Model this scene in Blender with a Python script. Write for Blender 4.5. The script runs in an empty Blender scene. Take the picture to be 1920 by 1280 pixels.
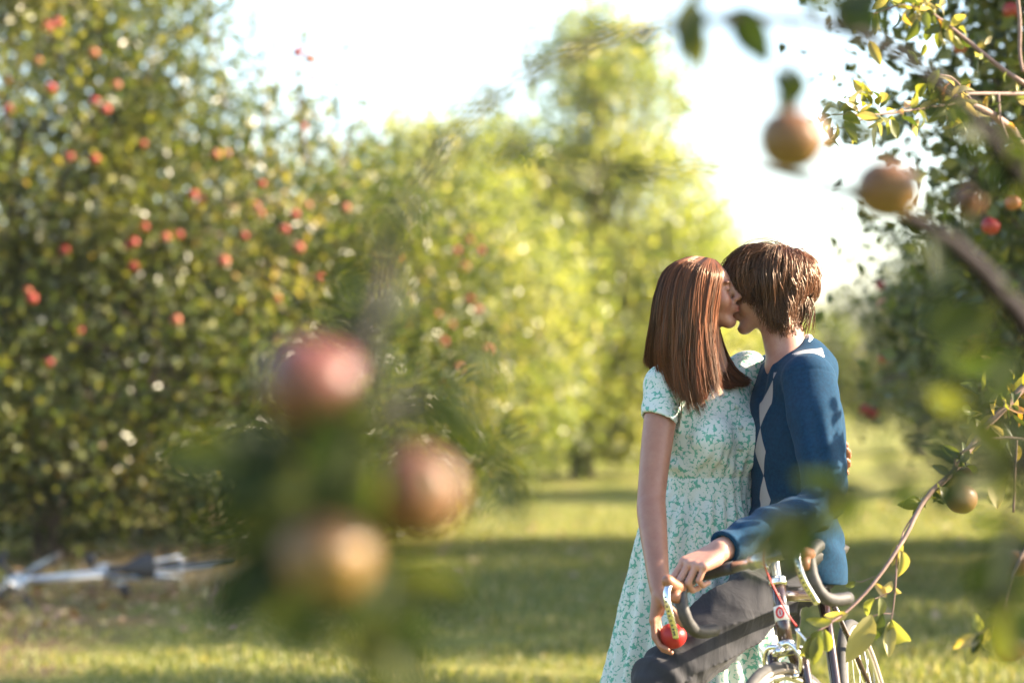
import bpy, math, random
import numpy as np
from mathutils import Vector, Matrix, Euler

# ------------------------------------------------------------------ camera, sky, sun, exposure
scene = bpy.context.scene
COL = scene.collection
FPX = 85.0 / 36.0 * 1920.0
CAM_Z = 1.34
PITCH = math.atan(60.0 / FPX)
cam_data = bpy.data.cameras.new("camera")
cam_data.lens = 85.0
cam_data.sensor_width = 36.0
cam_data.clip_start = 0.05
cam_data.clip_end = 2000.0
cam = bpy.data.objects.new("camera", cam_data)
COL.objects.link(cam)
cam.location = (0, 0, CAM_Z)
cam.rotation_euler = (math.radians(90) + PITCH, 0, 0)
scene.camera = cam
cam_data.dof.use_dof = True
cam_data.dof.focus_distance = 6.2
cam_data.dof.aperture_fstop = 1.9

SUN_EL = math.radians(27)
SUN_AZ = math.radians(86)      # clockwise from +Y (the view direction)
world = bpy.data.worlds.new("World")
scene.world = world
world.use_nodes = True
wn = world.node_tree
for n in list(wn.nodes):
    wn.nodes.remove(n)
wo = wn.nodes.new("ShaderNodeOutputWorld")
wb = wn.nodes.new("ShaderNodeBackground")
ws = wn.nodes.new("ShaderNodeTexSky")
ws.sky_type = 'NISHITA'
ws.sun_disc = False
ws.sun_elevation = SUN_EL
ws.sun_rotation = SUN_AZ
ws.altitude = 100
ws.air_density = 1.0
ws.dust_density = 1.8
ws.ozone_density = 1.0
wb.inputs["Strength"].default_value = 0.10
wn.links.new(ws.outputs[0], wb.inputs[0])
wn.links.new(wb.outputs[0], wo.inputs[0])

sun_data = bpy.data.lights.new("sun", 'SUN')
sun_data.energy = 5.0
sun_data.angle = math.radians(0.6)
sun_data.color = (1.0, 0.82, 0.60)
sun = bpy.data.objects.new("sun", sun_data)
COL.objects.link(sun)
SUN_DIR = Vector((math.sin(SUN_AZ) * math.cos(SUN_EL), math.cos(SUN_AZ) * math.cos(SUN_EL), math.sin(SUN_EL)))
sun.rotation_euler = SUN_DIR.to_track_quat('Z', 'Y').to_euler()

scene.view_settings.view_transform = 'Standard'
scene.view_settings.look = 'None'
scene.view_settings.exposure = 2.55
scene.view_settings.gamma = 1.0
scene.view_settings.use_curve_mapping = False
scene.render.film_transparent = False
scene.cycles.use_denoising = True
scene.cycles.max_bounces = 8
scene.cycles.transparent_max_bounces = 8
scene.cycles.sample_clamp_indirect = 6.0

# ------------------------------------------------------------------ helpers
V = lambda *a: np.array(a, dtype=np.float64)
_c, _s = math.cos(PITCH), math.sin(PITCH)

def P(px, py, D):
    """point that the 1920x1280 photograph shows at (px, py), D metres in front of the camera"""
    xr, yu = (px - 960.0) / FPX, (640.0 - py) / FPX
    dy = _c - yu * _s
    dz = _s + yu * _c
    t = D / dy
    return np.array((xr * t, D, CAM_Z + dz * t))

def make_mesh(name, verts, faces=None, quads=None, tris=None, smooth=True):
    """faces: python lists; quads/tris: int arrays"""
    me = bpy.data.meshes.new(name)
    if faces is not None:
        me.from_pydata([tuple(map(float, v)) for v in verts], [], [tuple(int(i) for i in f) for f in faces])
    else:
        verts = np.asarray(verts, np.float32)
        arr, n = (quads, 4) if quads is not None else (tris, 3)
        arr = np.asarray(arr, np.int32)
        me.vertices.add(len(verts)); me.vertices.foreach_set('co', verts.ravel())
        me.loops.add(arr.size); me.loops.foreach_set('vertex_index', arr.ravel())
        me.polygons.add(len(arr)); me.polygons.foreach_set('loop_start', np.arange(len(arr), dtype=np.int32) * n)
        me.update(calc_edges=True)
        me.validate()
    if smooth:
        me.polygons.foreach_set('use_smooth', np.ones(len(me.polygons), bool))
    return me

def link(name, me, mat=None, parent=None):
    o = bpy.data.objects.new(name, me)
    COL.objects.link(o)
    if mat is not None and me is not None and len(me.materials) == 0:
        me.materials.append(mat)
    if parent is not None:
        o.parent = parent
        o.matrix_parent_inverse = Matrix.Identity(4)
        if parent.matrix_world != Matrix.Identity(4):
            pass
    return o

def empty(name, loc=(0, 0, 0)):
    o = bpy.data.objects.new(name, None)
    o.empty_display_size = 0.1
    COL.objects.link(o)
    o.location = loc
    return o

def tag(o, label=None, cat=None, group=None, kind=None):
    if label: o['label'] = label
    if cat: o['category'] = cat
    if group: o['group'] = group
    if kind: o['kind'] = kind
    return o

def child(name, verts, faces=None, quads=None, tris=None, mat=None, parent=None, smooth=True, origin=None):
    """a mesh given in world coordinates, parented to an un-rotated empty/thing"""
    base = np.zeros(3)
    p = parent
    while p is not None:
        base = base + np.array(p.location)
        p = p.parent
    vv = np.asarray(verts, np.float64) - base
    me = make_mesh(name, vv, faces, quads, tris, smooth)
    return link(name, me, mat, parent)

def merge(parts):
    """parts: list of (verts, faces) -> one (verts, faces)"""
    vs, fs, n = [], [], 0
    for v, f in parts:
        v = np.asarray(v, float)
        vs.append(v); fs += [tuple(i + n for i in ff) for ff in f]; n += len(v)
    return np.concatenate(vs), fs

def catmull(pts, n):
    pts = np.asarray(pts, float)
    m = len(pts)
    if m == 2:
        t = np.linspace(0, 1, n)[:, None]
        return pts[0] * (1 - t) + pts[1] * t
    ext = np.vstack([2 * pts[0] - pts[1], pts, 2 * pts[-1] - pts[-2]])
    out = []
    for u in np.linspace(0, m - 1, n):
        i = min(int(u), m - 2); t = u - i
        a, b, c, d = ext[i:i + 4]
        out.append(0.5 * ((2 * b) + (-a + c) * t + (2 * a - 5 * b + 4 * c - d) * t * t + (-a + 3 * b - 3 * c + d) * t ** 3))
    return np.array(out)

def tube(pts, rad, seg=8, closed=False, cap=True, flat=None):
    """swept tube, rad scalar or per point; flat=(axis vector, factor) squashes the section"""
    pts = np.asarray(pts, float); n = len(pts)
    rad = np.broadcast_to(np.asarray(rad, float), (n,))
    if closed:
        tan = np.roll(pts, -1, 0) - np.roll(pts, 1, 0)
    else:
        tan = np.gradient(pts, axis=0)
    tan /= np.linalg.norm(tan, axis=1)[:, None] + 1e-12
    up = V(0, 0, 1) if abs(tan[0][2]) < 0.9 else V(1, 0, 0)
    u = np.cross(tan[0], up); u /= np.linalg.norm(u)
    vs = []
    ang = np.linspace(0, 2 * math.pi, seg, endpoint=False)
    for i in range(n):
        u = u - tan[i] * u.dot(tan[i]); u /= np.linalg.norm(u)
        w = np.cross(tan[i], u)
        ring = np.outer(np.cos(ang), u) * rad[i] + np.outer(np.sin(ang), w) * rad[i]
        if flat is not None:
            ax = V(*flat[0]); ax /= np.linalg.norm(ax)
            ring = ring - np.outer(ring @ ax, ax) * (1 - flat[1])
        vs.append(pts[i] + ring)
    vs = np.concatenate(vs)
    fs = []
    for i in range(n if closed else n - 1):
        j = (i + 1) % n
        for k in range(seg):
            l = (k + 1) % seg
            fs.append((i * seg + k, i * seg + l, j * seg + l, j * seg + k))
    if cap and not closed:
        fs.append(tuple(range(seg))[::-1]); fs.append(tuple((n - 1) * seg + k for k in range(seg)))
    return vs, fs

def lathe(profile, centre, axis, seg=16):
    """profile: list of (r, h) along axis"""
    axis = V(*axis); axis /= np.linalg.norm(axis)
    up = V(0, 0, 1) if abs(axis[2]) < 0.9 else V(1, 0, 0)
    u = np.cross(axis, up); u /= np.linalg.norm(u); w = np.cross(axis, u)
    ang = np.linspace(0, 2 * math.pi, seg, endpoint=False)
    vs = np.concatenate([V(*centre) + axis * h + r * (np.outer(np.cos(ang), u) + np.outer(np.sin(ang), w)) for r, h in profile])
    fs = []
    for i in range(len(profile) - 1):
        for k in range(seg):
            l = (k + 1) % seg
            fs.append((i * seg + k, i * seg + l, (i + 1) * seg + l, (i + 1) * seg + k))
    return vs, fs

def box(c, ax, ay, az, sx, sy, sz, bevel=0.0):
    """box with axes and half sizes"""
    c = V(*c); ax, ay, az = [V(*a) / np.linalg.norm(a) for a in (ax, ay, az)]
    vs = [c + ax * sx * i + ay * sy * j + az * sz * k for i in (-1, 1) for j in (-1, 1) for k in (-1, 1)]
    fs = [(0, 1, 3, 2), (4, 6, 7, 5), (0, 4, 5, 1), (2, 3, 7, 6), (0, 2, 6, 4), (1, 5, 7, 3)]
    return np.array(vs), fs

# ------------------------------------------------------------------ materials
def new_mat(name):
    m = bpy.data.materials.new(name)
    m.use_nodes = True
    nt = m.node_tree
    b = nt.nodes["Principled BSDF"]
    return m, nt, b

def N(nt, kind, **kw):
    n = nt.nodes.new(kind)
    for k, v in kw.items():
        if k in n.inputs:
            n.inputs[k].default_value = v
        else:
            setattr(n, k, v)
    return n

def ramp(nt, stops, fac=None, interp='LINEAR'):
    r = nt.nodes.new("ShaderNodeValToRGB")
    r.color_ramp.interpolation = interp
    els = r.color_ramp.elements
    while len(els) < len(stops):
        els.new(0.5)
    for e, (p, c) in zip(els, stops):
        e.position = p; e.color = (*c, 1)
    if fac is not None:
        nt.links.new(fac, r.inputs[0])
    return r

def bump(nt, b, height, strength=0.3, dist=0.01):
    bm = nt.nodes.new("ShaderNodeBump")
    bm.inputs["Strength"].default_value = strength
    bm.inputs["Distance"].default_value = dist
    nt.links.new(height, bm.inputs["Height"])
    nt.links.new(bm.outputs[0], b.inputs["Normal"])

def simple(name, col, rough=0.5, metal=0.0, noise=None, spec=0.5, coat=0.0):
    m, nt, b = new_mat(name)
    b.inputs["Base Color"].default_value = (*col, 1)
    b.inputs["Roughness"].default_value = rough
    b.inputs["Metallic"].default_value = metal
    b.inputs["Specular IOR Level"].default_value = spec
    b.inputs["Coat Weight"].default_value = coat
    if noise:
        tc = N(nt, "ShaderNodeTexCoord")
        no = N(nt, "ShaderNodeTexNoise", Scale=noise[0], Detail=4.0)
        nt.links.new(tc.outputs["Object"], no.inputs["Vector"])
        c = np.array(col)
        r = ramp(nt, [(0.3, tuple(c * (1 - noise[1]))), (0.7, tuple(np.minimum(c * (1 + noise[1]), 1)))], no.outputs[0])
        nt.links.new(r.outputs[0], b.inputs["Base Color"])
        bump(nt, b, no.outputs[0], 0.25, 0.002)
    return m

def leaf_mat(name, stops, trans=0.45, rough=0.28, use_obj=False, tcol=(1.5, 1.45, 0.55), under=1.35, spec=0.45):
    """leaf: diffuse + translucent + soft gloss; colour varies leaf by leaf"""
    m, nt, b = new_mat(name)
    out = nt.nodes["Material Output"]
    if use_obj:
        src = N(nt, "ShaderNodeObjectInfo").outputs["Random"]
    else:
        src = N(nt, "ShaderNodeAttribute", attribute_name="rnd").outputs["Fac"]
    r = ramp(nt, stops, src)
    geo = N(nt, "ShaderNodeNewGeometry")
    # paler, greyer underside
    mix = N(nt, "ShaderNodeMix", data_type='RGBA')
    nt.links.new(geo.outputs["Backfacing"], mix.inputs[0])
    nt.links.new(r.outputs[0], mix.inputs[6])
    hs = N(nt, "ShaderNodeHueSaturation", Saturation=0.75, Value=under)
    nt.links.new(r.outputs[0], hs.inputs["Color"])
    nt.links.new(hs.outputs[0], mix.inputs[7])
    nt.links.new(mix.outputs[2], b.inputs["Base Color"])
    b.inputs["Roughness"].default_value = rough
    b.inputs["Specular IOR Level"].default_value = spec
    tr = N(nt, "ShaderNodeBsdfTranslucent")
    mul = N(nt, "ShaderNodeMix", data_type='RGBA', blend_type='MULTIPLY')
    mul.inputs[0].default_value = 1.0
    nt.links.new(r.outputs[0], mul.inputs[6])
    mul.inputs[7].default_value = (*tcol, 1)
    nt.links.new(mul.outputs[2], tr.inputs[0])
    ms = N(nt, "ShaderNodeMixShader")
    ms.inputs[0].default_value = trans
    nt.links.new(b.outputs[0], ms.inputs[1]); nt.links.new(tr.outputs[0], ms.inputs[2])
    nt.links.new(ms.outputs[0], out.inputs[0])
    return m

GREENS = [(0.0, (0.026, 0.038, 0.010)), (0.35, (0.058, 0.082, 0.018)), (0.7, (0.128, 0.145, 0.030)), (0.92, (0.22, 0.20, 0.055)), (1.0, (0.34, 0.23, 0.09))]
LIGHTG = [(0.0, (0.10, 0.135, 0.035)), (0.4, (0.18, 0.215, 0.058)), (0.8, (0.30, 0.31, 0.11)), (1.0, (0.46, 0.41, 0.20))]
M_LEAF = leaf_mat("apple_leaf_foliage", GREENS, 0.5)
M_LEAF_LIGHT = leaf_mat("light_leaf_foliage", LIGHTG, 0.55)  # foliage copy with sun and glare put into its paler colour
M_LEAF_NEAR = leaf_mat("near_leaf", [(0.0, (0.035, 0.055, 0.016)), (0.45, (0.07, 0.09, 0.022)), (0.75, (0.15, 0.16, 0.035)), (0.9, (0.28, 0.23, 0.06)), (1.0, (0.36, 0.17, 0.05))], 0.5, 0.35, use_obj=True, tcol=(1.6, 1.5, 0.5))
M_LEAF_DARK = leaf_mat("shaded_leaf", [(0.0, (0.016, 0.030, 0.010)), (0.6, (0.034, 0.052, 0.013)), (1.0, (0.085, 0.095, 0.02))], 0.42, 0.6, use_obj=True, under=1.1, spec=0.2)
M_LEAF_YELLOW = leaf_mat("yellowing_leaf", [(0.0, (0.14, 0.17, 0.035)), (0.5, (0.3, 0.27, 0.08)), (1.0, (0.38, 0.31, 0.17))], 0.5, 0.4, use_obj=True, tcol=(1.5, 1.4, 0.7), under=1.05)
M_BARK = simple("apple_bark", (0.10, 0.075, 0.06), 0.85, noise=(14, 0.45))
M_TWIG = simple("young_twig_bark", (0.17, 0.105, 0.085), 0.7, noise=(40, 0.3))
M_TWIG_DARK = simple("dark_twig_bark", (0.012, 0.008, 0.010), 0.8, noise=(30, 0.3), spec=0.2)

def apple_mat(name, red, yellow, lo=-0.6, hi=0.5):
    m, nt, b = new_mat(name)
    tc = N(nt, "ShaderNodeTexCoord")
    sep = N(nt, "ShaderNodeSeparateXYZ")
    nt.links.new(tc.outputs["Object"], sep.inputs[0])
    no = N(nt, "ShaderNodeTexNoise", Scale=22.0, Detail=5.0)
    nt.links.new(tc.outputs["Object"], no.inputs["Vector"])
    oi = N(nt, "ShaderNodeObjectInfo")
    ma = N(nt, "ShaderNodeMath", operation='MULTIPLY_ADD')   # z/r
    nt.links.new(sep.outputs[2], ma.inputs[0]); ma.inputs[1].default_value = 14.0
    nt.links.new(no.outputs[0], ma.inputs[2])
    mr = N(nt, "ShaderNodeMapRange")
    mr.inputs[1].default_value = lo + 0.3; mr.inputs[2].default_value = hi + 0.5
    nt.links.new(ma.outputs[0], mr.inputs[0])
    r = ramp(nt, [(0.0, yellow), (0.45, tuple((np.array(yellow) + np.array(red)) / 2)), (1.0, red)], mr.outputs[0])
    nt.links.new(r.outputs[0], b.inputs["Base Color"])
    b.inputs["Roughness"].default_value = 0.42
    b.inputs["Specular IOR Level"].default_value = 0.3
    b.inputs["Subsurface Weight"].default_value = 0.08
    b.inputs["Subsurface Radius"].default_value = (0.01, 0.005, 0.003)
    return m
M_APPLE = apple_mat("red_apple_skin", (0.30, 0.016, 0.016), (0.34, 0.07, 0.03), -0.9, 0.1)
M_APPLE_ORCH = apple_mat("orchard_apple_skin", (0.24, 0.018, 0.018), (0.26, 0.08, 0.03), -0.9, 0.3)
M_APPLE_ORCH2 = apple_mat("orchard_apple_skin_pale", (0.26, 0.045, 0.03), (0.28, 0.17, 0.05), -0.7, 0.5)
M_APPLE_BLUSH = apple_mat("blushed_apple_skin", (0.105, 0.022, 0.030), (0.15, 0.085, 0.028), -0.35, 0.75)
M_APPLE_GOLD = apple_mat("golden_apple_skin", (0.14, 0.045, 0.03), (0.15, 0.10, 0.025), -0.3, 0.9)

def apple_geo(r=0.037, nu=14, nv=9, squash=0.9):
    vs = []
    prof = []
    for i in range(nv + 1):
        t = math.pi * i / nv
        rr = math.sin(t) ** 0.85 if 0 < i < nv else 0.0
        z = math.cos(t) * squash
        if i <= 1: z -= 0.16 * (1 - i)
        if i >= nv - 1: z += 0.1 * (i - nv + 1)
        rr *= 1 + 0.07 * math.cos(t)
        prof.append((rr * r, z * r))
    top = prof[0]; bot = prof[-1]
    vs.append((0, 0, top[1]))
    for rr, z in prof[1:-1]:
        for k in range(nu):
            a = 2 * math.pi * k / nu
            q = 1 + 0.02 * math.cos(5 * a) * (1 if z < 0 else 0.4)
            vs.append((rr * math.cos(a) * q, rr * math.sin(a) * q, z))
    vs.append((0, 0, bot[1]))
    fs = []
    for k in range(nu): fs.append((0, 1 + k, 1 + (k + 1) % nu))
    for i in range(nv - 2):
        for k in range(nu):
            a = 1 + i * nu + k; b_ = 1 + i * nu + (k + 1) % nu
            fs.append((a, a + nu, b_ + nu, b_))
    last = len(vs) - 1
    for k in range(nu): fs.append((last, 1 + (nv - 2) * nu + (k + 1) % nu, 1 + (nv - 2) * nu + k))
    return np.array(vs), fs
# ------------------------------------------------------------------ ground
def ground_material():
    m, nt, b = new_mat("orchard_ground")
    geo = N(nt, "ShaderNodeNewGeometry")
    n1 = N(nt, "ShaderNodeTexNoise", Scale=2.2, Detail=8.0, Roughness=0.65)
    n2 = N(nt, "ShaderNodeTexNoise", Scale=45.0, Detail=6.0, Roughness=0.7)
    n3 = N(nt, "ShaderNodeTexNoise", Scale=0.35, Detail=3.0)
    for n in (n1, n2, n3): nt.links.new(geo.outputs["Position"], n.inputs["Vector"])
    r1 = ramp(nt, [(0.3, (0.11, 0.13, 0.03)), (0.5, (0.18, 0.19, 0.05)), (0.68, (0.26, 0.23, 0.10))], n1.outputs[0])
    r2 = ramp(nt, [(0.3, (0.45, 0.5, 0.35)), (0.7, (1.25, 1.2, 1.0))], n2.outputs[0])
    mul = N(nt, "ShaderNodeMix", data_type='RGBA', blend_type='MULTIPLY'); mul.inputs[0].default_value = 1
    nt.links.new(r1.outputs[0], mul.inputs[6]); nt.links.new(r2.outputs[0], mul.inputs[7])
    # bare earth and litter in the tree rows: attribute painted on the sheet
    at = N(nt, "ShaderNodeAttribute", attribute_name="bare")
    add = N(nt, "ShaderNodeMath", operation='ADD'); add.use_clamp = True
    sub = N(nt, "ShaderNodeMath", operation='MULTIPLY_ADD'); sub.inputs[1].default_value = 1.1; sub.inputs[2].default_value = -0.55
    nt.links.new(n1.outputs[0], sub.inputs[0])
    nt.links.new(at.outputs["Fac"], add.inputs[0]); nt.links.new(sub.outputs[0], add.inputs[1])
    sm = ramp(nt, [(0.35, (0, 0, 0)), (0.65, (1, 1, 1))], add.outputs[0])
    r3 = ramp(nt, [(0.3, (0.06, 0.038, 0.024)), (0.7, (0.20, 0.125, 0.075))], n2.outputs[0])
    mx = N(nt, "ShaderNodeMix", data_type='RGBA')
    nt.links.new(sm.outputs[0], mx.inputs[0]); nt.links.new(mul.outputs[2], mx.inputs[6]); nt.links.new(r3.outputs[0], mx.inputs[7])
    nt.links.new(mx.outputs[2], b.inputs["Base Color"])
    b.inputs["Roughness"].default_value = 0.95
    b.inputs["Specular IOR Level"].default_value = 0.15
    bump(nt, b, n2.outputs[0], 0.8, 0.03)
    return m

def row_left(D):  return -2.6 + (D - 16) * 0.077       # x of the left row of trunks
def row_right(D): return 4.3 + (D - 15) * 0.077

rng = np.random.default_rng(7)
def bare_at(x, y):
    bl = np.exp(-((x - row_left(y)) / 1.3) ** 2)
    br = np.exp(-((x - row_right(y)) / 1.0) ** 2) * 0.35
    pt = np.exp(-(((x + 2.05) / 0.6) ** 2 + ((y - 16.0) / 1.0) ** 2)) * 0.9
    return np.clip(np.maximum(np.maximum(bl * 0.75, br), pt), 0, 1)

gx = np.concatenate([np.linspace(-900, -30, 8), np.linspace(-25, 25, 81), np.linspace(30, 900, 8)])
gy = np.concatenate([np.linspace(-300, -10, 5), np.linspace(-4, 60, 100), np.linspace(70, 1500, 10)])
GX, GY = np.meshgrid(gx, gy)
def ground_z(x, y):
    return 0.02 * np.sin(x * 1.3 + 0.4 * y) + 0.02 * np.sin(y * 0.9 - 0.5 * x) * (np.abs(x) < 30)
GZ = np.where((np.abs(GX) < 26) & (GY > -5) & (GY < 61), ground_z(GX, GY), 0)
gv = np.stack([GX, GY, GZ], -1).reshape(-1, 3)
ny, nx = GX.shape
ii = (np.arange(ny - 1)[:, None] * nx + np.arange(nx - 1)[None]).ravel()
gq = np.stack([ii, ii + 1, ii + nx + 1, ii + nx], 1)
gme = make_mesh("ground", gv, quads=gq)
at = gme.attributes.new("bare", 'FLOAT', 'POINT')
at.data.foreach_set('value', bare_at(gv[:, 0], gv[:, 1]).astype(np.float32))
ground = link("ground", gme, ground_material())
tag(ground, "mown orchard grass lane with bare earth under the tree rows", kind='structure')

def blades(name, n, xr, yr, hgt, mat, dens=None, wid=0.006, tint=(0, 1), lean=0.5):
    d = yr[0] + (yr[1] - yr[0]) * rng.random(n) ** 1.25
    half = d * 0.235 + 0.6
    x = (rng.random(n) * 2 - 1) * half
    if xr is not None:
        x = xr[0] + (xr[1] - xr[0]) * rng.random(n)
    keep = rng.random(n) < (1 - 0.92 * bare_at(x, d)) if dens is None else dens(x, d)
    x, d = x[keep], d[keep]; n = len(x)
    # tufted height
    h = hgt * (0.45 + 0.75 * rng.random(n)) * (0.75 + 0.5 * (np.sin(x * 3.1 + np.sin(d * 2.3) * 2) * np.sin(d * 2.7 + x)))
    a = rng.random(n) * 2 * math.pi
    w = wid * (0.6 + 0.8 * rng.random(n))
    z = ground_z(x, d)
    base = np.stack([x, d, z - 0.004], 1)
    side = np.stack([np.cos(a), np.sin(a), 0 * a], 1) * w[:, None]
    la = rng.random(n) * 2 * math.pi
    ln = lean * h * rng.random(n)
    lv = np.stack([np.cos(la) * ln, np.sin(la) * ln, h], 1)
    v = np.stack([base - side, base + side, base + side * 0.6 + lv * V(.35, .35, .6), base - side * 0.6 + lv * V(.35, .35, .6), base + lv], 1).reshape(-1, 3)
    i = np.arange(n)[:, None] * 5
    t = np.concatenate([i + [0, 1, 2], i + [0, 2, 3], i + [3, 2, 4]], 0)
    me = make_mesh(name, v, tris=t, smooth=False)
    r = np.repeat(tint[0] + (tint[1] - tint[0]) * rng.random(n), 5)
    me.attributes.new("rnd", 'FLOAT', 'POINT').data.foreach_set('value', r.astype(np.float32))
    o = link(name, me, mat)
    return o
M_GRASS = leaf_mat("grass_blades", [(0.0, (0.08, 0.105, 0.022)), (0.5, (0.15, 0.17, 0.04)), (0.85, (0.24, 0.23, 0.075)), (1.0, (0.38, 0.31, 0.16))], 0.4, 0.55)
tag(blades("grass", 150000, None, (9.3, 24.0), 0.05, M_GRASS), "short orchard grass growing in tufts over the lane", "grass", kind='stuff')
M_DRY = leaf_mat("dry_grass_blades", [(0.0, (0.3, 0.2, 0.1)), (0.6, (0.42, 0.3, 0.17)), (1.0, (0.2, 0.22, 0.06))], 0.35, 0.6)
tag(blades("dry_grass", 5000, (-3.0, -1.3), (14.9, 17.2), 0.14, M_DRY, dens=lambda x, d: rng.random(len(x)) < np.exp(-((x + 2.05) / 0.6) ** 2), lean=1.2),
    "tan dry grass clumped under the big left apple tree", "dry grass", kind='stuff')

def litter():
    r = np.random.default_rng(3)
    n = 5000
    d = r.uniform(12.5, 24, n); x = np.where(r.random(n) < 0.6, row_left(d) + r.normal(size=n) * 1.2, r.uniform(-4.5, 5, n))
    sel = r.random(n) < np.maximum(bare_at(x, d), 0.18); x, d = x[sel], d[sel]; n = len(x)
    a = r.random(n) * 6.28; s = 0.025 + 0.02 * r.random(n)
    u = np.stack([np.cos(a), np.sin(a), r.normal(size=n) * .35], 1) * s[:, None]; w = np.stack([-np.sin(a), np.cos(a), r.normal(size=n) * .35], 1) * (s * .55)[:, None]
    c = np.stack([x, d, ground_z(x, d) + 0.02 + 0.015 * r.random(n)], 1)
    v = np.stack([c - u, c + w, c + u, c - w + V(0, 0, .006)], 1).reshape(-1, 3)
    i = np.arange(n)[:, None] * 4
    me = make_mesh("fallen_leaves", v, tris=np.concatenate([i + [0, 1, 2], i + [0, 2, 3]]), smooth=False)
    me.attributes.new("rnd", 'FLOAT', 'POINT').data.foreach_set('value', np.repeat(r.random(n), 4).astype(np.float32))
    m = leaf_mat("fallen_leaf", [(0.0, (0.12, 0.06, 0.03)), (0.5, (0.24, 0.13, 0.06)), (1.0, (0.3, 0.24, 0.07))], 0.2, 0.6)
    tag(link("fallen_leaves", me, m), "brown fallen leaves scattered under the left tree row", "fallen leaves", kind='stuff')
litter()
# ------------------------------------------------------------------ trees
def leaf_cloud(name, pos, size, mat, parent, seed=0, droop=0.4, tint=None):
    """one small folded leaf (4 verts, 2 tris) for every position"""
    r = np.random.default_rng(seed)
    n = len(pos)
    d = r.normal(size=(n, 3)); d[:, 2] -= droop; d /= np.linalg.norm(d, axis=1)[:, None]
    q = r.normal(size=(n, 3)); s = np.cross(d, q); s /= np.linalg.norm(s, axis=1)[:, None]
    nn = np.cross(d, s)
    L = (size * (0.65 + 0.6 * r.random(n)))[:, None]
    W = L * 0.32
    fold = L * (0.06 + 0.12 * r.random(n))[:, None]
    b0 = pos - d * L * 0.5
    tip = pos + d * L * 0.5 - nn * fold * 0.8
    mid = pos + nn * 0
    v = np.stack([b0, mid + s * W + nn * fold, tip, mid - s * W + nn * fold], 1).reshape(-1, 3)
    i = np.arange(n)[:, None] * 4
    t = np.concatenate([i + [0, 1, 2], i + [0, 2, 3]], 0)
    base = np.array(parent.location)
    me = make_mesh(name, v - base, tris=t, smooth=False)
    tt = r.random(n) if tint is None else np.clip(tint + 0.22 * (r.random(n) - 0.5), 0, 1)
    me.attributes.new("rnd", 'FLOAT', 'POINT').data.foreach_set('value', np.repeat(tt, 4).astype(np.float32))
    return link(name, me, mat, parent)

APPLE_LO = make_mesh("apple_small", *apple_geo(0.037, 8, 6)); APPLE_LO.materials.append(M_APPLE_ORCH); APPLE_LO2 = APPLE_LO.copy(); APPLE_LO2.materials[0] = M_APPLE_ORCH2

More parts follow.
